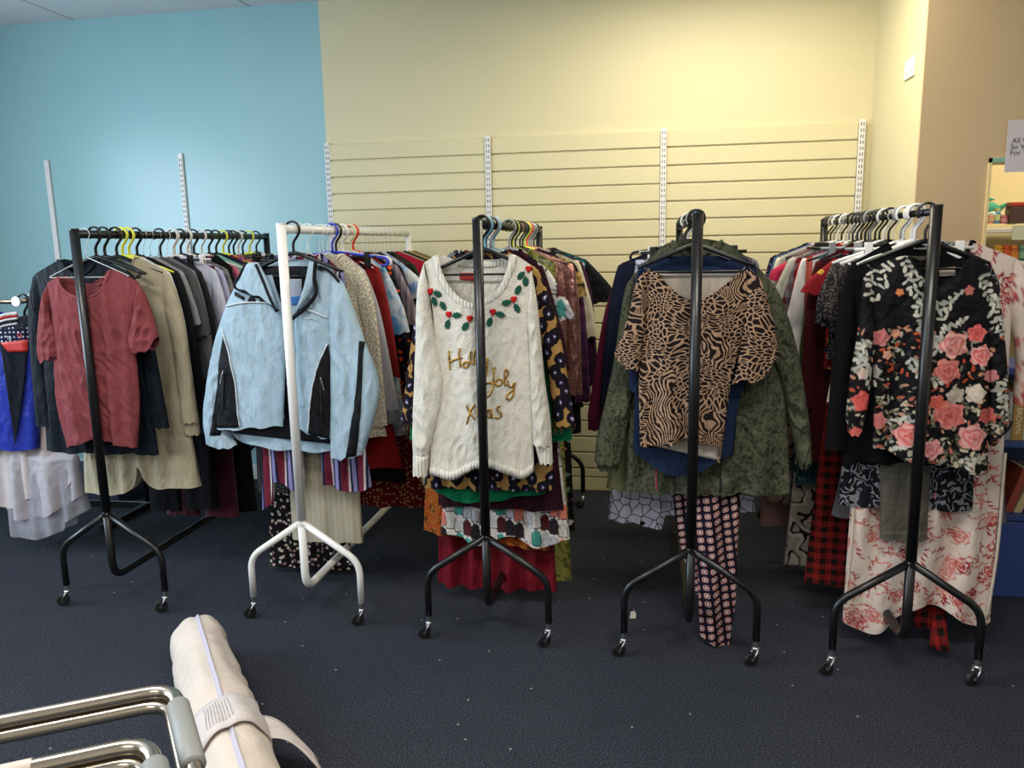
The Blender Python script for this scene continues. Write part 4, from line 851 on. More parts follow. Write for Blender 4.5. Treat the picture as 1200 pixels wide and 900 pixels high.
# ------------------------------------------------------------------ the front garments
class Hero:
    def __init__(s, rk, Y, name, cat, label, hcol, short, X=None, hz=HZ, hang=True, sw=.19, dx=0, grp=None):
        s.X = (RX[rk] if X is None else X)+dx; s.Y = Y; s.hz = hz
        s.t = thing(name, (s.X, Y, hz), label, cat, grp or GROUPS[rk])
        if hang: s.h = hanger(s.X, Y, hcol, f'{HCN[hcol]} coat hanger holding the {short}', 'plain', 0, sw=sw, hz=hz)
    def p(s, pts, dy=0):
        return [(at(x, y, s.Y+dy)[0]-s.X, at(x, y, s.Y+dy)[1]-s.hz) for x, y in pts]
    def prof(s, pts, L, R, end):             # profile polyline -> offset from the straight edge
        P = s.p(pts); a, b = s.p(L)[end], s.p(R)[end]
        ss = [2*(x-a[0])/(b[0]-a[0])-1 for x, z in P]; dz = [z-(a[1]+(b[1]-a[1])*(q+1)/2) for (x, z), q in zip(P, ss)]
        S = np.array(spline(list(zip(ss, dz)), 80)) if len(ss) > 3 else np.array(list(zip(ss, dz)))
        o = np.argsort(S[:, 0]); S = S[o]
        return lambda q: float(np.interp(q, S[:, 0], S[:, 1]))
    def cloth(s, name, mat, L, R, top=None, back=None, hem=None, hemb=None, **k):
        kw = dict(k)
        if top: kw['top'] = s.prof(top, L, R, 0)
        if back: kw['topb'] = s.prof(back, L, R, 0)
        if hem: kw['hem'] = s.prof(hem, L, R, -1)
        if hemb: kw['hemb'] = s.prof(hemb, L, R, -1)
        return cloth(name, s.t, mat, s.p(L), s.p(R), **kw)
    def band(s, name, mat, c, pts, r, ell, off=0, n=50, y=None):
        P = spline(s.p(pts), n); Y = c.front([p[0] for p in P], [p[1] for p in P]) if y is None else [y]*n
        return G().tube([(p[0], yy-off, p[1]) for p, yy in zip(P, Y)], r, 8, ell=ell).go(name, mat, s.t, True)
    def seam(s, name, mat, pts, c, **k): return seam(name, s.t, mat, s.p(pts), c.front, **k)
    def patch(s, name, mat, L, R, c, parent=None, **k):
        sf = c.front if isinstance(c, Cl) else c
        return patch(name, parent or s.t, mat, s.p(L), s.p(R), sf, **k)

# maroon t-shirt
h = Hero(1, 2.905, 't_shirt', 't-shirt', 'faded maroon short sleeved t-shirt at the front of the left black rail', 'whitewire', 'maroon t-shirt')
MR = F('maroon', ['#793b3e'], weave=650)
L = [(55, 332), (63, 390), (64, 440), (68, 478), (79, 526)]; R = [(163, 331), (157, 390), (161, 440), (163, 480), (161, 523)]
c = h.cloth('body', MR, L, R, top=[(55, 332), (71, 324), (74, 335), (84, 343), (101, 348), (117, 344), (126, 334), (131, 316), (163, 331)],
            back=[(55, 332), (71, 324), (100, 333), (131, 316), (163, 331)], hem=[(79, 526), (82, 524), (105, 516), (125, 513), (140, 520), (161, 523)],
            T=.030, nu=100, nv=130, fold=(.002, .015), fk=(30, 90), crump=.009, ck=(30, 120), seed=3, neck=.55, nc=-.14)
h.band('neckband', F('maroon_rib', ['#8a464a'], 'rib'), c, [(71, 324), (75, 335), (85, 344), (101, 349), (117, 345), (126, 335), (131, 317)], .0055, (.5, 1), .001)
h.band('neckband', F('maroon_rib', ['#8a464a'], 'rib'), c, [(71, 324), (85, 331), (101, 334), (117, 331), (131, 317)], .005, (.5, 1), y=.028)
h.cloth('sleeve', MR, [(56, 331), (50, 350), (45, 378), (42, 407)], [(60, 372), (66, 385), (70, 398), (71, 415)], hem=[(42, 407), (48, 424), (60, 420), (71, 415)], T=.026, y0=.004, nu=34, nv=40, fold=(.002, .009), crump=.010, ck=(40, 130), seed=4)
h.cloth('sleeve', MR, [(160, 375), (157, 385), (153, 394), (154, 405)], [(162, 331), (172, 350), (180, 372), (186, 393)], hem=[(154, 405), (165, 412), (180, 408), (186, 393)], T=.028, y0=-.004, nu=34, nv=40, fold=(.002, .009), crump=.010, ck=(40, 130), seed=5)

# pale blue ski jacket
h = Hero(2, 2.945, 'ski_jacket', 'jacket', 'pale blue ski jacket with black side panels and open collar, front of white rail', 'black', 'pale blue ski jacket', sw=.20)
SB = F('ski_blue', ['#9bb2c1'], rough=.6, weave=700); SK = F('ski_black', ['#15161a'], rough=.6); WP = plain('white_piping', '#c9ced2', .5)
bk = h.cloth('back', SB, [(284, 322), (262, 400), (262, 470), (262, 500)], [(391, 321), (390, 400), (389, 470), (389, 520)], hem=[(262, 500), (275, 515), (300, 524), (330, 528), (360, 530), (389, 531)],
             T=.022, y0=.03, nu=50, nv=60, fold=(.001, .008), seed=21, top=[(284, 322), (310, 309), (335, 305), (372, 306), (391, 321)])
flat = lambda y: (lambda x, z: np.full(np.shape(np.atleast_1d(x)), y))
h.patch('lining', SK, [(305, 312), (300, 400), (280, 500)], [(376, 312), (380, 400), (386, 510)], flat(.008), off=0, nu=20, nv=30)
h.patch('size_label', plain('label_picture', '#9fa9b8', .5), [(338, 327), (338, 350)], [(353, 327), (353, 350)], flat(.004), off=0)
h.patch('size_label', plain('label_blue', '#2f6eb4', .5), [(338, 348), (338, 358)], [(353, 347), (353, 356)], flat(.002), off=0)
h.patch('hem_lining', SK, [(266, 490), (270, 503), (276, 508)], [(388, 490), (388, 512), (387, 520)], flat(-.002), off=0, nu=24, nv=8)
FL = [(284, 324), (266, 365), (262, 400), (258, 450), (257, 499)]; FR = [(322, 322), (338, 380), (337, 440), (335, 498)]
fl = h.cloth('front_panel', SB, FL, FR, hem=[(257, 499), (270, 502), (300, 499), (335, 498)], T=.020, y0=-.022, nu=50, nv=80, fold=(.002, .007), crump=.008, ck=(25, 90), seed=22, neck=.01)
GL = [(372, 316), (349, 372), (350, 420), (345, 492)]; GR = [(391, 321), (391, 380), (390, 440), (390, 514)]
fr = h.cloth('front_panel', SB, GL, GR, hem=[(345, 492), (355, 500), (366, 505), (390, 514)], T=.018, y0=-.020, nu=40, nv=80, fold=(.002, .006), crump=.007, ck=(25, 90), seed=23)
h.patch('side_panel', SK, [(268, 391), (262, 420), (258, 460), (258, 499)], [(269, 391), (280, 430), (285, 460), (287, 498)], fl, off=.004, nu=14, nv=30)
h.seam('piping', WP, [(266, 384), (276, 415), (284, 455), (287, 498)], fl, r=.0026, off=.005)
h.patch('side_panel', SK, [(388, 403), (377, 430), (370, 460), (367, 505)], [(389, 402), (390, 430), (390, 470), (389, 512)], fr, off=.004, nu=14, nv=30)
h.seam('piping', WP, [(388, 402), (377, 428), (370, 460), (366, 504)], fr, r=.0026, off=.005)
h.seam('pocket_zip', M['rubber'], [(270, 434), (268, 478)], fl, r=.003, off=.008); h.seam('zip_pull', M['zinc'], [(270, 432), (266, 447)], fl, r=.003, off=.014)
h.seam('pocket_zip', M['rubber'], [(381, 442), (382, 492)], fr, r=.003, off=.008); h.seam('zip_pull', M['zinc'], [(382, 440), (385, 455)], fr, r=.003, off=.014)
h.seam('yoke_piping', WP, [(270, 358), (290, 354), (310, 353), (326, 355)], fl, r=.003, off=.004)
h.seam('yoke_piping', WP, [(358, 360), (372, 364), (388, 371)], fr, r=.003, off=.004)
h.patch('chest_tab', SK, [(281, 341), (281, 345)], [(294, 347), (294, 351)], fl, off=.006, nu=4, nv=4)
h.patch('chest_tab', SK, [(311, 348), (311, 352)], [(325, 353), (325, 357)], fl, off=.006, nu=4, nv=4)
h.patch('chest_arrow', SK, [(303, 341), (297, 352)], [(304, 341), (307, 353)], fl, off=.006, nu=4, nv=6)
cf = lambda y: flat(y)
cl = h.cloth('collar', SB, [(297, 308), (290, 322), (284, 334)], [(310, 307), (322, 330), (333, 362)], T=.014, y0=-.052, nu=20, nv=24, fold=(0, .003), seed=24, hem=[(284, 334), (300, 342), (318, 349), (333, 362)])
h.band('collar_trim', SK, cl, [(297, 307), (289, 322), (283, 335), (300, 343), (318, 350), (333, 363)], .006, (.7, 1), 0, y=-.054)
h.band('collar_edge', SK, cl, [(309, 309), (316, 325), (324, 345), (333, 364)], .006, (.7, 1), 0, y=-.066)
cr = h.cloth('collar', SB, [(368, 306), (362, 335), (352, 366)], [(378, 308), (374, 335), (358, 360)], T=.014, y0=-.046, nu=12, nv=24, fold=(0, .002), seed=25)
h.band('collar_trim', SK, cr, [(377, 306), (375, 325), (377, 343), (364, 360), (349, 372)], .0085, (.6, 1), 0, y=-.056)
sl_ = h.cloth('sleeve', SB, [(283, 323), (262, 368), (250, 410), (242, 455), (239, 490), (242, 518)], [(283, 372), (270, 400), (266, 440), (266, 480), (268, 505), (277, 522)], hem=[(242, 518), (255, 523), (268, 524), (277, 522)],
        T=.030, y0=.004, nu=30, nv=60, fold=(.001, .006), crump=.010, ck=(30, 100), seed=26)
h.patch('sleeve_stripe', SK, [(262, 440), (255, 480), (251, 508)], [(266, 440), (264, 480), (263, 508)], sl_, off=.004)
sr = h.cloth('sleeve', SB, [(388, 345), (389, 400), (389, 460), (389, 500), (389, 533)], [(391, 321), (405, 335), (425, 390), (445, 445), (441, 485), (427, 532)], hem=[(389, 533), (400, 536), (412, 533), (427, 532)],
        T=.034, y0=-.012, nu=40, nv=60, fold=(.001, .006), crump=.010, ck=(30, 100), seed=27)
h.patch('sleeve_stripe', SK, [(425, 398), (424, 440), (419, 480), (411, 532)], [(430, 400), (430, 440), (428, 480), (422, 531)], sr, off=.004, nu=6, nv=24)
h.band('epaulette', SK, sr, [(378, 312), (390, 318), (401, 330)], .006, (.7, 1), 0, y=-.03)
h.seam('chest_logo', WP, [(361, 371), (366, 373), (371, 372), (378, 375)], fr, r=.0014, off=.003)

# white holly sweater
h = Hero(3, 2.858, 'christmas_sweater', 'sweater', 'cream white knitted sweater with holly wreath and gold lettering, middle rail front', 'black', 'white holly sweater', sw=.185)
WK = F('white_knit', ['#cdc8bc'], 'knit', .55, ws=.5); WR = F('white_rib', ['#d0cbbf'], 'rib')
L = [(497, 308), (508, 380), (505, 470), (503, 545)]; R = [(623, 311), (622, 400), (625, 470), (626, 540)]
TOPF = [(497, 308), (514, 299), (518, 316), (529, 338), (543, 351), (557, 355), (571, 351), (586, 338), (595, 318), (600, 298), (623, 311)]
c = h.cloth('body', WK, L, R, top=TOPF, back=[(497, 308), (514, 299), (535, 304), (580, 304), (600, 298), (623, 311)],
            hem=[(503, 548), (530, 550), (547, 545), (562, 537), (577, 536), (592, 544), (612, 550), (626, 542)], T=.030, nu=90, nv=120, fold=(.002, .014), fk=(22, 60), crump=.004, seed=31, neck=.72, nc=-.05)
h.band('neck_ribbing', WR, c, [(511, 300), (516, 318), (527, 339), (542, 353), (557, 358), (572, 353), (588, 340), (598, 319), (603, 299)], .0125, (.3, 1), .001)
h.band('neck_ribbing', WR, c, [(514, 303), (535, 309), (557, 310), (580, 309), (600, 302)], .0125, (.3, 1), y=.028)
h.patch('brand_label', plain('red_label', '#a82622', .6), [(537, 320), (537, 328)], [(555, 320), (555, 330)], flat(.022), off=0)
# hem rib, sleeves, cuffs
nrow, ncol = c.X.shape
hm = [(c.X[-1, j], c.Y[-1, j], c.Z[-1, j]) for j in range(ncol)]
G_ = G(); n_ = len(hm)
for k, (dz, dy) in enumerate([(.004, -.003), (-.012, -.005), (-.030, -.003)]): G_.V += [(x*(1+.0), y+dy, z+dz) for x, y, z in hm]
for k in (0, 1): G_.F += [(k*n_+j, k*n_+j+1, (k+1)*n_+j+1, (k+1)*n_+j) for j in range(n_-1)]
o = G_.go('hem_ribbing', WR, h.t, True); md = o.modifiers.new('thickness', 'SOLIDIFY'); md.thickness = .002
s1 = h.cloth('sleeve', WK, [(497, 308), (490, 340), (487, 420), (484, 500), (485, 532)], [(503, 335), (507, 375), (516, 420), (521, 450), (515, 490), (503, 532)], T=.030, y0=-.006, nu=34, nv=90, fold=(.002, .012), crump=.010, ck=(25, 90), seed=32)
h.cloth('cuff', WR, [(485, 530), (485, 555)], [(504, 530), (502, 557)], T=.022, y0=-.012, nu=20, nv=10, fold=(0, .001), seed=33)
s2 = h.cloth('sleeve', WK, [(616, 350), (620, 400), (622, 460), (625, 520)], [(622, 310), (630, 360), (638, 440), (645, 490), (647, 522)], T=.030, y0=.0, nu=34, nv=90, fold=(.002, .010), crump=.007, seed=34)
h.cloth('cuff', WR, [(626, 518), (632, 542)], [(647, 520), (648, 543)], T=.022, nu=20, nv=10, fold=(0, .001), seed=35)
GR_ = F('holly_green', ['#1c4a3c']); BR = F('berry_red', ['#b01c1c'])
def leafshape(px, py, ang, ln=6.3):
    (cx, cz), = h.p([(px, py)]); Lw = ln*h.Y/FOC*1.02; pts = []
    prof_ = [(-1, 0), (-.62, .32), (-.55, .55), (-.25, .38), (0, .62), (.28, .38), (.5, .5), (.62, .24), (1, 0)]
    for u, v in prof_ + [(u, -v) for u, v in prof_[-2:0:-1]]:
        a, b = u*Lw, v*Lw; pts.append((cx+a*math.cos(ang)-b*math.sin(ang), cz+a*math.sin(ang)+b*math.cos(ang)))
    y = float(c.front([cx], [cz])[0]); G().prism(pts, y-.0065, y+.004).go('holly_leaf', GR_, h.t, bevel=.001)
R_ = math.radians
for px, py, a in [(514.5, 344, -25), (510.5, 353, -70), (521, 358, -60), (538, 368.5, 5), (526.5, 379, 72), (548, 381, 55), (576, 376, 72), (588, 367.5, -15), (595, 354, 15), (607, 360.5, -62), (608.5, 339, 65), (616.5, 329.5, 88), (611.5, 322.5, 48)]:
    leafshape(px, py, R_(a))
for px, py in [(505.5, 341), (528, 367.5), (553, 372), (579.5, 364.5), (603.5, 350), (620, 315)]:
    (cx, cz), = h.p([(px, py)]); y = float(c.front([cx], [cz])[0])
    G().ball((cx-.004, y-.004, cz+.002), .0085, 10, (1, .7, 1)).ball((cx+.005, y-.004, cz+.003), .008, 10, (1, .7, 1)).ball((cx, y-.005, cz-.005), .008, 10, (1, .7, 1)).go('holly_berries', BR, h.t, True)
k = NT('gold_sequins'); vv = k.n('ShaderNodeTexVoronoi', {'Vector': k.pos(), 'Scale': 420}, out=1); k.col(k.mix(k.n('ShaderNodeSeparateXYZ', {0: vv}), lin('#8a5f1c'), lin('#e0b050'))); k.set(Metallic=.85, Roughness=.3); k.bump(k.n('ShaderNodeSeparateXYZ', {0: vv}), 1, .001); GOLD = k.m
def sc(pts): return [(515+x/9, 400+y/9) for x, y in pts]
STRK = [[(112, 90), (118, 190), (124, 290)], [(235, 60), (228, 130), (240, 200), (245, 262)], [(122, 205), (170, 185), (240, 160), (262, 158)],
        [(300, 195), (275, 215), (278, 250), (310, 258), (330, 230), (318, 200), (300, 195), (340, 212)], [(355, 85), (350, 150), (352, 210), (372, 222)],
        [(400, 75), (385, 150), (392, 215), (410, 222)], [(468, 165), (475, 205), (505, 215), (525, 165)], [(530, 160), (525, 240), (520, 320), (500, 342), (480, 320), (495, 270), (530, 225)],
        [(572, 265), (592, 275), (608, 262)], [(592, 272), (590, 360), (585, 450), (560, 530), (520, 565), (485, 540), (475, 480), (500, 430), (560, 420), (600, 440)],
        [(640, 380), (612, 410), (620, 445), (655, 450), (675, 415), (655, 382), (640, 380)], [(675, 425), (700, 400), (735, 330), (720, 285), (700, 310), (700, 400), (715, 460)],
        [(735, 400), (738, 450), (770, 470), (805, 420)], [(812, 420), (795, 480), (785, 560), (750, 602), (720, 580), (730, 545), (790, 500)],
        [(305, 650), (345, 720), (395, 795)], [(395, 640), (345, 730), (312, 850)], [(425, 700), (432, 780), (440, 720), (462, 705), (468, 775), (480, 715), (500, 710), (505, 780)],
        [(560, 705), (535, 700), (515, 740), (525, 780), (555, 770), (565, 700), (572, 780), (590, 785)], [(660, 655), (625, 680), (635, 720), (665, 755), (640, 795), (600, 785)]]
tx = G()
for st in STRK:
    P = spline(h.p(sc(st)), 26); Yv = c.front([p[0] for p in P], [p[1] for p in P])
    tx.tube([(p[0], y-.0035, p[1]) for p, y in zip(P, Yv)], .0037, 6, ell=(.6, 1))
tx.go('gold_lettering', GOLD, h.t, True)

# animal print top
h = Hero(4, 2.84, 'top', 'top', 'tan and black animal print top with kimono sleeves, front of the fourth rail', 'black', 'animal print top', sw=.20)
TG = F('tiger', ['#9e8067', '#1b1414'], 'tiger'); LGI = F('print_reverse', ['#a3988c'])
L = [(759, 314), (755, 380), (749, 430), (749, 480), (750, 520)]; R = [(879, 314), (872, 380), (857, 448), (850, 490), (844, 527)]
c = h.cloth('body', TG, L, R, top=[(759, 314), (768, 320), (786, 339), (800, 349), (814, 354), (830, 348), (850, 334), (868, 320), (879, 314)], back=[(759, 314), (768, 320), (790, 327), (820, 330), (850, 328), (868, 320), (879, 314)],
            hem=[(750, 520), (777, 521), (796, 515), (812, 511), (830, 520), (844, 527)], hemb=[(750, 522), (780, 533), (805, 530), (825, 536), (844, 544)], T=.028, nu=80, nv=100, fold=(.002, .013), fk=(30, 80), crump=.006, seed=41, neck=.85)
h.patch('reverse_side', LGI, [(770, 321), (783, 339), (808, 352)], [(868, 321), (850, 338), (822, 352)], flat(.018), off=0, nu=20, nv=14)
h.patch('reverse_side', LGI, [(752, 505), (754, 521)], [(843, 510), (843, 541)], flat(.012), off=0, nu=20, nv=8)
h.band('neckband', TG, c, [(768, 320), (786, 339), (800, 349), (814, 354), (830, 348), (850, 334), (868, 320)], .004, (.6, 1), .001)
h.band('neckband', TG, c, [(768, 320), (790, 327), (820, 330), (850, 328), (868, 320)], .004, (.6, 1), y=.026)
h.cloth('sleeve', TG, [(759, 314), (745, 332), (735, 375), (720, 415)], [(757, 380), (754, 400), (751, 415), (749, 434)], hem=[(720, 415), (728, 426), (738, 432), (749, 434)], T=.026, nu=34, nv=40, fold=(.001, .007), crump=.003, seed=42)
h.cloth('sleeve', TG, [(870, 385), (866, 415), (862, 435), (857, 449)], [(878, 314), (893, 332), (907, 378), (912, 417)], hem=[(857, 449), (872, 444), (889, 445), (912, 417)], T=.026, y0=-.004, nu=40, nv=44, fold=(.001, .007), crump=.003, seed=43)

# navy top and camouflage jacket behind it
h = Hero(4, 2.885, 'top', 'top', 'dark navy top between the animal print top and camouflage jacket', 'white', 'dark navy top')
NV = F('navy_top', ['#17233c'])
c = h.cloth('body', NV, [(752, 306), (746, 400), (744, 470), (742, 528)], [(885, 306), (868, 400), (866, 450), (860, 530)], top=[(752, 310), (778, 302), (795, 310), (820, 313), (845, 310), (862, 302), (885, 310)], back=[(752, 310), (778, 301), (862, 301), (885, 310)],
            hem=[(742, 528), (760, 543), (785, 554), (810, 556), (840, 540), (860, 530)], T=.02, nu=40, nv=50, seed=44, fold=(.001, .008))
h.cloth('sleeve', NV, [(752, 306), (742, 340), (738, 400), (737, 455)], [(755, 350), (752, 380), (752, 420), (752, 465)], T=.02, nu=16, nv=24, seed=45)
h.cloth('sleeve', NV, [(868, 350), (866, 390), (862, 430), (855, 505)], [(885, 306), (888, 340), (880, 410), (872, 450)], T=.02, nu=16, nv=24, seed=46)
h = Hero(4, 2.945, 'jacket', 'jacket', 'green camouflage print jacket with long sleeves behind the animal print top', 'black', 'camouflage jacket', sw=.2)
CM = F('camo', ['#1d1f18', '#3a3d30', '#595c48'], 'camo', rough=.7, crease=.8)
L = [(742, 322), (740, 420), (736, 500), (733, 576)]; R = [(893, 318), (914, 400), (923, 500), (926, 577)]
c = h.cloth('body', CM, L, R, top=[(742, 322), (760, 305), (785, 284), (800, 296), (815, 300), (832, 294), (848, 284), (870, 300), (893, 318)], back=[(742, 322), (785, 284), (848, 284), (893, 318)],
            T=.034, nu=80, nv=90, fold=(.003, .020), fk=(20, 55), crump=.010, ck=(30, 90), seed=47)
h.band('collar', CM, c, [(785, 284), (800, 297), (815, 301), (832, 295), (848, 284)], .014, (.5, 1), .0)
h.band('front_zip', M['rubber'], c, [(843, 330), (845, 420), (844, 500), (843, 575)], .003, (.8, 1), .002)
h.band('pull_cord', plain('pink_cord', '#b03450', .6), c, [(769, 546), (769, 570)], .0022, (1, 1), .004)
h.cloth('sleeve', CM, [(742, 322), (731, 345), (718, 430), (700, 510), (697, 540)], [(746, 370), (748, 420), (744, 450), (734, 510), (727, 542)], T=.036, y0=-.004, nu=34, nv=60, fold=(.002, .008), crump=.014, ck=(25, 80), seed=48)
h.cloth('sleeve', CM, [(890, 375), (900, 410), (912, 440), (926, 500), (934, 540)], [(893, 318), (912, 342), (932, 400), (946, 480), (951, 541)], T=.036, y0=-.004, nu=34, nv=60, fold=(.002, .008), crump=.014, ck=(25, 80), seed=49)
h.cloth('cuff', CM, [(698, 538), (701, 550)], [(727, 541), (724, 552)], T=.024, nu=14, nv=5, fold=(0, .003), seed=50)
h.cloth('cuff', CM, [(935, 538), (936, 548)], [(951, 540), (948, 549)], T=.024, nu=14, nv=5, fold=(0, .003), seed=51)
# square print trousers
h = Hero(4, 2.995, 'trousers', 'trousers', 'navy wide leg trousers printed with rows of pink squares, trailing to the floor', 'black', 'square print trousers', hang=False, dx=0)
SQ = F('squares', ['#15121f', '#d2c8c6', '#b08078'], 'diamond')
hanger(RX[4], 2.995, 'black', 'black plastic clip hanger gripping the square print trousers', 'clip', 0)
h.cloth('waistband', SQ, [(768, 290), (768, 305)], [(858, 290), (858, 305)], T=.02, nu=20, nv=3, fold=(0, 0))
h.cloth('leg', SQ, [(768, 303), (775, 450), (788, 577), (795, 630), (812, 690)], [(812, 303), (818, 450), (824, 577), (825, 640), (826, 700)], T=.02, nu=30, nv=90, fold=(.001, .012), fk=(30, 70), seed=52)
cz = at(835, 742, 2.995)
h.cloth('leg', SQ, [(814, 303), (815, 450), (815, 577), (816, 640), (818, 728)], [(858, 303), (864, 450), (866, 577), (862, 650), (860, 690), (851, 739)], T=.024, nu=40, nv=110, fold=(.001, .016), fk=(30, 70), lean=-.12, seed=53, hem=[(818, 728), (830, 733), (840, 741), (851, 739)])
# sage green skirt below the camouflage hem
garment(4, 3.06, 'skirt', 'skirt', 'sage green skirt edge showing just under the camouflage jacket', F('sage', ['#6b6d50']), 'sage green skirt', 'black', kind='skirt', sw=.18, bw=.35, ln=Hh(905, 580, 3.06), dx=.03)

# black floral blouse
h = Hero(5, 2.795, 'blouse', 'blouse', 'black chiffon blouse with pink roses and white leaves, front of right rail', 'black', 'black floral blouse', sw=.20)
X5 = h.X
def rr_(lst): return [(at(x, y, 2.795)[0]-X5, at(x, y, 2.795)[1]-HZ, r*2.795/FOC, a, b) for x, y, r, a, b in lst]
PK = '#b8625c'; PL = '#cf9f98'; CR_ = '#b8a898'
RS = rr_([(1115, 403, 14, PL, PK), (1107, 433, 13, '#c88078', '#a84a40'), (1142, 390, 9, '#cc6a68', '#b84444'), (1147, 416, 11, PL, '#c44c4c'), (1110, 485, 15, '#c07870', '#b05048'), (1136, 510, 14, PL, '#b85a5a'), (1061, 508, 13, PL, '#c85048'),
          (1030, 395, 9, '#b87878', '#a85858'), (1027, 492, 9, '#c07a74', '#b06060'), (1090, 525, 11, PL, '#b86068'), (1095, 470, 8, '#c4685c', '#b04438'), (1154, 486, 9, '#b86058', '#a85048'), (1140, 460, 10, CR_, '#c8bcae'), (1117, 462, 9, '#98948a', CR_),
          (1008, 468, 11, '#c8605a', '#b84840'), (1000, 505, 7, '#c05048', PK), (1008, 436, 6, CR_, '#c4a49a'), (1023, 435, 7, '#8a8880', '#a09c92'), (1159, 440, 7, '#b07070', '#b87878'), (1048, 390, 5, '#b05a30', '#c8a088'), (1038, 415, 5, '#b87050', '#c4a090'), (1133, 340, 5, '#b86048', '#b07070'), (1052, 342, 4, '#b06038', '#c08050')])
SP = [(at(x, y, 2.795)[0]-X5, at(x, y, 2.795)[1]-HZ, l*2.795/FOC, th) for x, y, l, th in
      [(1058, 300, 34, -1.5), (1040, 310, 22, -2.2), (1062, 330, 40, -1.2), (1075, 350, 46, -1.7), (1120, 345, 30, -2.6), (1128, 375, 40, 3.3), (1150, 325, 45, -1.3), (1162, 350, 60, -1.5), (1083, 365, 45, -1.8), (1020, 320, 26, -1.9), (1066, 420, 40, -1.2), (1126, 535, 30, -.3), (1070, 495, 30, 2.6), (1005, 400, 50, -1.7), (1172, 445, 50, -1.7), (1045, 525, 30, .2), (1140, 535, 34, -2.2), (1012, 400, 30, -2.0)]]
def fpaint(x, z): return floral(x, z, '#0e0d0f', ('#b08068', '#6d6a58', '#8f8c80', '#b0a48c', '#a05a48', '#4a4a3c', '#2a2028'), 950, 8, (-.28, .34, -.95, -.52), roses=RS, sprays=SP)
def fpaint2(x, z):
    C = floral(x, z, '#0e0d0f', ('#a87860', '#6d6a58', '#8f8c80', '#a8482e', '#2a2028', '#1a1a1c'), 420, 9, (-.28, .34, -.6, -.28), roses=RS, sprays=SP)
    D = fpaint(x, z); lo = z < -.5; C[lo] = D[lo]; return C
FB = F('floral_black', ['#fff'+'fff'], 'paint', rough=.6)
L = [(1018, 318), (1022, 400), (1023, 470), (1023, 526)]; R = [(1158, 312), (1160, 400), (1158, 480), (1157, 556)]
c = h.cloth('body', FB, L, R, top=[(1018, 318), (1040, 305), (1062, 300), (1072, 315), (1086, 330), (1098, 335), (1112, 328), (1126, 314), (1137, 300), (1158, 312)], back=[(1018, 318), (1062, 300), (1100, 312), (1137, 300), (1158, 312)],
            hem=[(1023, 526), (1041, 527), (1060, 538), (1085, 541), (1110, 545), (1130, 551), (1157, 556)], T=.026, nu=200, nv=300, fold=(.002, .020), fk=(30, 75), crump=.004, seed=61, neck=.6, paint=fpaint2)
h.band('neck_edging', F('black_wool', ['#15161a']), c, [(1062, 300), (1072, 315), (1086, 330), (1098, 335), (1112, 328), (1126, 314), (1137, 300)], .003, (.6, 1), .001)
lb = h.patch('brand_label', plain('cream_label', '#b8a898', .6), [(1103, 314), (1103, 324)], [(1122, 313), (1122, 323)], flat(.016), off=0)
h.cloth('sleeve', FB, [(1018, 318), (1010, 330), (1004, 390), (995, 440), (990, 490)], [(1024, 370), (1025, 400), (1022, 420), (1016, 470), (1010, 503)], hem=[(990, 490), (994, 506), (1002, 508), (1010, 503)], T=.022, y0=-.010, nu=60, nv=150, fold=(.001, .008), crump=.002, seed=62, paint=fpaint2)
h.cloth('sleeve', FB, [(1156, 370), (1158, 410), (1160, 450), (1157, 515)], [(1157, 312), (1170, 340), (1178, 400), (1181, 440), (1184, 494)], hem=[(1157, 515), (1162, 524), (1170, 512), (1184, 494)], T=.022, y0=.006, nu=60, nv=150, fold=(.001, .008), crump=.003, seed=63, paint=fpaint2)
P = spline([(p[0], -.02, p[1]) for p in h.p([(1183, 492), (1178, 502), (1168, 510), (1158, 516)])], 12)
G().tube(P, .004, 6).go('cuff_tie', F('black_wool', ['#15161a']), h.t, True)
# grey brown shorts
h = Hero(5, 2.905, 'shorts', 'shorts', 'grey brown checked shorts in front of the cream flowered dress', 'black', 'grey brown shorts', hang=False)
hanger(RX[5], 2.905, 'white', 'white plastic clip hanger gripping the grey brown shorts', 'clip', 0)
SH = F('taupe_check', ['#57524a', '#4f4b44'], 'plaid', 3)
h.cloth('panel', SH, [(1034, 300), (1033, 450), (1031, 552), (1031, 625)], [(1110, 300), (1100, 450), (1090, 560), (1086, 625)], T=.018, nu=30, nv=40, seed=71, fold=(.001, .005))
h.cloth('turn_up', SH, [(1030.5, 618), (1030.5, 632)], [(1086.5, 618), (1086.5, 632)], T=.021, nu=30, nv=4, seed=71, fold=(.004, .005))
# red checked garment trailing on the floor behind the right rail's base bar
h = Hero(5, 2.99, 'shirt', 'shirt', 'red and black checked shirt trailing onto the floor under the cream flowered dress', 'whitewire', 'trailing checked shirt', dx=.03)
LB = F('lumber', ['#7a1c1c', '#17100f'], 'plaid', 1.6)
h.cloth('body', LB, [(1045, 320), (1045, 500), (1060, 640), (1072, 735)], [(1110, 320), (1108, 500), (1106, 640), (1104, 738)], T=.018, nu=30, nv=60, seed=72, fold=(.001, .012))
zb_ = at(1095, 735, 2.99)
h.cloth('sleeve', LB, [(1092, 700), (1088, 730), (1078, 744)], [(1106, 700), (1107, 728), (1102, 747)], T=.015, lean=-.1, nu=16, nv=24, seed=73, fold=(.001, .008))

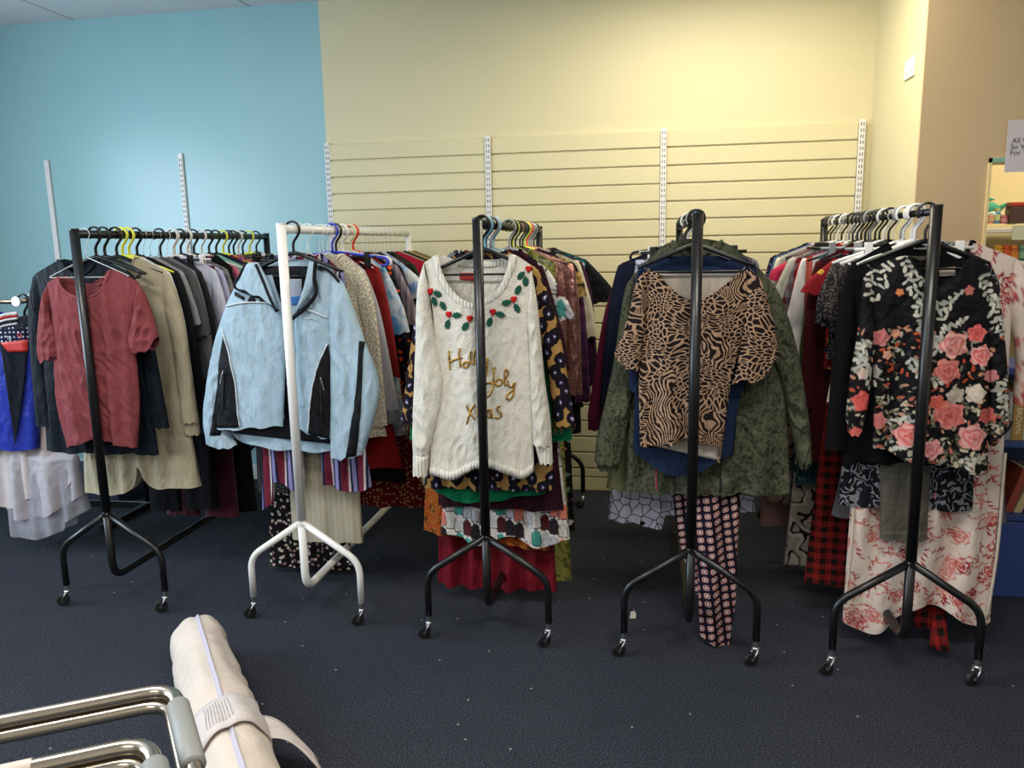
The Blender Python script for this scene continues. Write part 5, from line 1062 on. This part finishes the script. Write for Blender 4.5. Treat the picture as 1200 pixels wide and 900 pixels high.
# ------------------------------------------------------------------ low chrome rail at the far left
X0, Y0_, Z0_ = -2.965, 3.30, 1.305
t = thing('garment_rail', (X0, Y0_, 0), 'low chrome clothes rail at the far left edge with black base bar', 'clothes rail')
G().tube([(0, 0, Z0_), (0, 1.1, Z0_)], .0135, 14).go('hanging_bar', M['chrome'], t, True)
G().tube([(0, -.012, Z0_), (0, .0, Z0_)], .0225, 18).go('end_cap', M['zinc'], t)
G().tube([(-.5, .03, Z0_-.004), (0, .03, Z0_-.004)], .011, 12).go('cross_bar', M['chrome'], t, True)
G().tube([(0, .8, .03), (0, .8, Z0_)], .015, 12).go('post', M['black_tube'], t, True)
G().box(-.45, .12, .78, .82, .0, .045).go('foot', M['black_tube'], t, bevel=.004)
G().box(-.02, .02, .4, 1.1, .0, .04).go('foot', M['black_tube'], t, bevel=.004)
hz0 = Z0_-.088
h = Hero(1, 3.335, 'jacket', 'jacket', 'royal blue jacket with spotted navy lining and striped collar, leftmost in view', 'black', 'royal blue jacket', X=X0, hz=hz0, grp='clothes on the low chrome rail')
RB = F('royal_blue', ['#24318c'], rough=.45); ND = F('navy_spots', ['#161b30', '#b0b0b8'], 'dots', .5)
c = h.cloth('body', RB, [(-75, 385), (-80, 450), (-85, 526)], [(38, 378), (44, 450), (46, 526)], top=[(-75, 385), (-10, 364), (38, 378)], T=.034, nu=50, nv=60, crump=.005, ck=(25, 80), fold=(.002, .012), seed=81, neck=.9)
h.patch('lining', F('navy_lining', ['#14171f']), [(2, 374), (8, 400), (16, 450), (24, 515)], [(38, 374), (37, 400), (34, 450), (25, 518)], c, off=.010, nu=12, nv=24)
h.patch('yoke_lining', ND, [(6, 381), (10, 401)], [(38, 379), (38, 400)], c, off=.014, nu=8, nv=8)
h.patch('brand_label', plain('red_tag', '#b8281c', .5), [(11, 400), (18, 411)], [(38, 397), (38, 411)], c, off=.017, nu=4, nv=4)
for s_, px, py, cm in (('T8', 17, 396.5, '#c4c2c8'), ('Q', 28, 394, '#c4281c')):
    p = h.p([(px, py)])[0]; txt('lining_print', s_, .024 if s_ == 'T8' else .030, plain('pr'+cm, cm, .6), h.t, (p[0], float(c.front([p[0]], [p[1]])[0])-.019, p[1]))
h.patch('collar_block', F('grey_collar', ['#26272c']), [(10, 375), (14, 388)], [(38, 368), (38, 386)], c, off=.014, nu=6, nv=5)
for i, (cm, r) in enumerate([('#b9b6b4', .008), ('#a02a24', .006), ('#c4c0be', .005), ('#1a1b22', .008), ('#b4b2b0', .005)]):
    h.band('collar_stripe', F('cs%d' % i, [cm]), c, [(-30, 398+i*3.4), (-8, 380+i*3.4), (10, 369+i*3.2), (27, 366+i*3.0)], r, (.6, 1), .016)
h.cloth('sleeve', RB, [(-75, 385), (-95, 440), (-100, 520)], [(-72, 420), (-70, 460), (-72, 525)], T=.03, nu=14, nv=30, seed=82)
h = Hero(1, 3.40, 'tulle_skirt', 'skirt', 'tiered blush white tulle skirt hanging low at the far left', 'white', 'tulle skirt', X=X0, hz=hz0, hang=False, grp='clothes on the low chrome rail')
hanger(X0, 3.40, 'white', 'white plastic clip hanger gripping the tulle skirt', 'clip', 0, hz=hz0)
def tulle(nm, hx, al):
    k = NT(nm); k.col(lin(hx)); k.set(Roughness=.8, Alpha=al); k.bump(k.noise(k.pos(), 300, 2), .3, .002); return k.m
T0, T1, T2 = tulle('tulle_satin', '#b9acaa', 1.0), tulle('tulle_mid', '#b7b0b6', .8), tulle('tulle_light', '#a9a6ae', .55)
h.cloth('satin_layer', T0, [(-10, 385), (-20, 520), (-14, 582)], [(28, 385), (46, 480), (80, 535), (93, 558)], hem=[(-14, 582), (20, 592), (45, 580), (70, 583), (93, 558)], T=.05, nu=60, nv=50, fold=(.002, .018), fk=(25, 60), crump=.004, seed=83)
h.cloth('tulle_tier', T1, [(0, 520), (4, 560), (9, 595)], [(90, 530), (96, 560), (100, 578)], hem=[(9, 595), (25, 601), (45, 604), (70, 598), (100, 578)], T=.06, nu=60, nv=30, fold=(.006, .02), fk=(25, 70), crump=.004, seed=84)
h.cloth('tulle_tier', T2, [(8, 540), (12, 590), (15, 624)], [(86, 540), (100, 580), (106, 597)], hem=[(15, 624), (45, 628), (78, 620), (85, 608), (106, 597)], T=.055, nu=60, nv=30, fold=(.006, .02), fk=(25, 70), crump=.004, seed=85)
for i, (y, c_, nm, lab, hx) in enumerate([(3.52, 'yellow', 'white blouse', 'white blouse beyond the royal blue jacket on the low rail', '#bdb8b4'), (3.60, 'black', 'dark grey hoodie', 'dark grey hooded top beyond the white blouse on the low rail', '#2b2c30')]):
    garment(0, y, ['blouse', 'hooded_top'][i], ['blouse', 'top'][i], lab, F('low%d' % i, [hx]), nm, c_, X=X0, hz=hz0, ln=.6)
bx = atz(104, 590, 0)
t = thing('storage_box', (-3.42, 4.28, 0), 'dark blue lidded storage box on the floor behind the left rail', 'box')
NB = plain('navy_plastic', '#14213c', .5)
G().box(-.25, .25, -.16, .16, 0, .15).go('body', NB, t, bevel=.01); G().box(-.262, .262, -.172, .172, .15, .18).go('lid', NB, t, bevel=.008)
# white paper tag on the carpet
p = atz(741, 733, 0)
t = thing('paper_tag', (p.x, p.y+.06, 0), 'small white swing tag standing by the fourth rail left caster', 'tag'); t.rotation_euler = (0, .1, .3)
G().prism([(-.012, 0), (.012, .002), (.013, .022), (.004, .034), (-.011, .030)], -.0008, .0008).go('card', plain('card_white', '#cfc8bc', .6), t)
G().tube([(0, 0, .026), (.004, .002, .035), (0, .004, .040)], .0006, 5).go('string', plain('card_white', '#cfc8bc', .6), t)

# ------------------------------------------------------------------ foreground: stacked tubular chairs
def chair(dx, dy, dz, label, extra):
    CX, CY = -1.42+dx, 1.06+dy
    t = thing('tubular_chair', (CX, CY, 0), label, 'chair', 'stacked chrome armchairs')
    zt = .70+dz
    A = atz(-60, 858, .70); Bp = atz(203, 806, .70); Cc = atz(232, 918, .70)
    def loc(v, z=None): return Vector((v.x+dx-CX, v.y+dy-CY, (v.z+dz) if z is None else z))
    a, b, c_ = loc(A), loc(Bp), loc(Cc)
    dirx = (a-b).normalized(); diry = (c_-b).normalized()
    wdt = .54; ar = .44
    bl = b+dirx*wdt; br = b
    fl_ = bl+diry*ar; fr_ = br+diry*ar
    FLz = Vector((fl_.x, fl_.y, .02+dz)); FRz = Vector((fr_.x, fr_.y, .02+dz))
    G().tube(smooth_path([FLz, fl_, bl, br, fr_, FRz], .055, 8), .0135, 16).go('arm_frame', M['chrome'], t, True)
    dn = Vector((0, 0, -.023)); ins = .012
    bl2, br2 = bl+dn-dirx*ins+diry*.012, br+dn+dirx*ins+diry*.012
    G().tube(smooth_path([bl2+diry*.40+Vector((0, 0, -.2)), bl2+diry*.36, bl2, br2, br2+diry*.36, br2+diry*.40+Vector((0, 0, -.2))], .05, 8), .0125, 14).go('back_frame', M['chrome'], t, True)
    for s0 in (bl, br):
        q0 = s0+diry*.070; q1 = s0+diry*.27
        G().tube([q0, q0+diry*.004, q1-diry*.004, q1], [.018, .0205, .0205, .018], 18).go('arm_pad', plain('grey_pad', '#7f807c', .5), t, True)
    # seat between the arms, out of frame below
    s1, s2 = bl+diry*.14-dirx*.03, br+diry*.14+dirx*.03; s3, s4 = s2+diry*.34, s1+diry*.34
    g = G(); zs = .44+dz
    for z in (zs, zs+.04): g.V += [(p.x, p.y, z) for p in (s1, s2, s3, s4)]
    g.F += [(0, 1, 2, 3), (4, 7, 6, 5), (0, 4, 5, 1), (1, 5, 6, 2), (2, 6, 7, 3), (3, 7, 4, 0)]
    g.go('seat', plain('seat_fabric', '#3d4650', .8), t, bevel=.012)
    for u, v in ((s1, fl_), (s2, fr_)):
        for q in (u, (s4 if u is s1 else s3)): G().tube([(q.x, q.y, zs+.01), (v.x, v.y, zs-.02)], .010, 10).go('seat_rail', M['chrome'], t, True)
    return t, bl, br, dirx, diry
t1, bl, br, dirx, diry = chair(0, 0, 0, 'chrome tubular armchair with grey arm pads, farther one of the stacked pair', 0)
D2 = atz(176, 869, .725)-atz(203, 806, .70)
t2, bl, br, dirx, diry = chair(D2.x, D2.y, .025, 'chrome tubular armchair with tape on its rail, nearer one of the stacked pair', 1)
a = br+dirx*.17; b_ = br+dirx*.40
G().tube([a+Vector((0, 0, .0)), b_], .0142, 16, cap=False).go('tape', plain('tape', '#c4b4a8', .5), t2, True)

# rolled cream bag leaning with its far end on the floor
fr_d = 2.70
def onray(px, py, depth): return CP+ray(px, py)*depth
E0 = atz(230, 742, .092); E1 = atz(270, 890, .122)
ax = (E1-E0).normalized(); r0 = .089
side = ax.cross(Vector((0, 0, 1))).normalized(); upv = side.cross(ax).normalized()
t = thing('rolled_bag', (E0.x, E0.y, 0), 'long cream zipped roll bag lying beside the chrome chairs in the foreground', 'bag')
o0 = Vector(t.location)
def bagr(d, a):
    rr = r0*(1-.62*math.exp(-d/.018))*(1+.02*math.sin(d*23)+.015*math.sin(d*51+1))*(1+.22*d)
    if d > 1.21: rr *= max(.1, (1.25-d)/.04)
    q = rr*(1+.03*math.sin(3*a+d*9)+.018*math.sin(7*a-d*14)+.012*math.sin(d*60+5*a))
    return q*(1+.05*abs(math.cos(2*a)))-.006*math.exp(-((a-1.57)/.12)**2)
Lb = 1.25; g = G(); nr, nn = 90, 40; rb = random.Random(8)
for i in range(nr+1):
    u = i/nr; d = u*Lb
    for j in range(nn):
        a = 2*math.pi*j/nn
        q = bagr(d, a)
        p = E0+ax*d+side*q*math.cos(a)+upv*q*math.sin(a)-o0; g.V.append(tuple(p))
for i in range(nr):
    for j in range(nn): g.F.append((i*nn+j, (i+1)*nn+j, (i+1)*nn+(j+1) % nn, i*nn+(j+1) % nn))
g.F.append(tuple(range(nn))); g.F.append(tuple(nr*nn+j for j in range(nn))[::-1])
CV = F('canvas', ['#c6b9ae'], rough=.8, weave=300, crease=.2)
g.go('body', CV, t, True)
zp = [E0+ax*d+upv*(bagr(d, 1.57)+.001)-o0 for d in np.linspace(.003, 1.2, 90)]
G().tube(zp, .0018, 6).go('zip', plain('zip_lilac', '#aaa3b4', .5), t, True)
zp2 = [p-Vector((0, 0, .0015)) for p in zp]
G().tube(zp2, .016, 8, ell=(1, .12)).go('zip_tape', plain('zip_tape', '#aca6b0', .7), t, True)
G().tube([zp[0]+Vector((0, 0, .0)), zp[0]-ax*.012+upv*.006], .006, 8).go('zip_end', plain('zip_tape', '#aca6b0', .7), t, True)
# strap band round the bag with a loose tail
g = G(); d0, d1 = .76, .94
for i in range(9):
    d = d0+(d1-d0)*i/8
    for j in range(41):
        a = -.5+ (math.pi+1.0)*j/40; q = bagr(d, a)+.013*max(0, math.sin(a))+.002
        g.V.append(tuple(E0+ax*(d+.03*math.cos(a))+side*q*math.cos(a)+upv*q*math.sin(a)-o0))
for i in range(8):
    for j in range(40): g.F.append((i*41+j, (i+1)*41+j, (i+1)*41+j+1, i*41+j+1))
ST = F('strap_cloth', ['#beb4b0'], rough=.8, crease=.2)
o = g.go('strap', ST, t, True); md = o.modifiers.new('thickness', 'SOLIDIFY'); md.thickness = .003
g = G()
for i in range(12):
    u = i/11; w0 = .13*(1-.35*u)
    base = E0+ax*(.80+.10*u)-side*(-1)*0-o0
    sd = side if (side.dot(RR) > 0) else -side
    p = base+sd*(r0*1.24+.13*u)+upv*(r0*.3-.115*u*u)
    for k_ in range(7): g.V.append(tuple(p+ax*(w0*(k_/6-.3))+upv*(.004*math.sin(k_*2+u*6))))
for i in range(11):
    for k_ in range(6): g.F.append((i*7+k_, (i+1)*7+k_, (i+1)*7+k_+1, i*7+k_+1))
o = g.go('strap_tail', ST, t, True); md = o.modifiers.new('thickness', 'SOLIDIFY'); md.thickness = .003
# faint printed care text on the strap
g = G(); PRT = plain('print_grey', '#8f8a8c', .8)
for rr_i in range(9):
    a = 1.15+.07*rr_i
    for s_i in range(10):
        d = d0+.02+.013*s_i; dd = .009 if (rr_i*s_i) % 3 else .006
        q = bagr(d, a)+.013*max(0, math.sin(a))+.0045
        p = E0+ax*(d+.03*math.cos(a))+side*q*math.cos(a)+upv*q*math.sin(a)-o0
        g.tube([p, p+ax*dd], .0011, 4)
g.go('care_print', PRT, t)
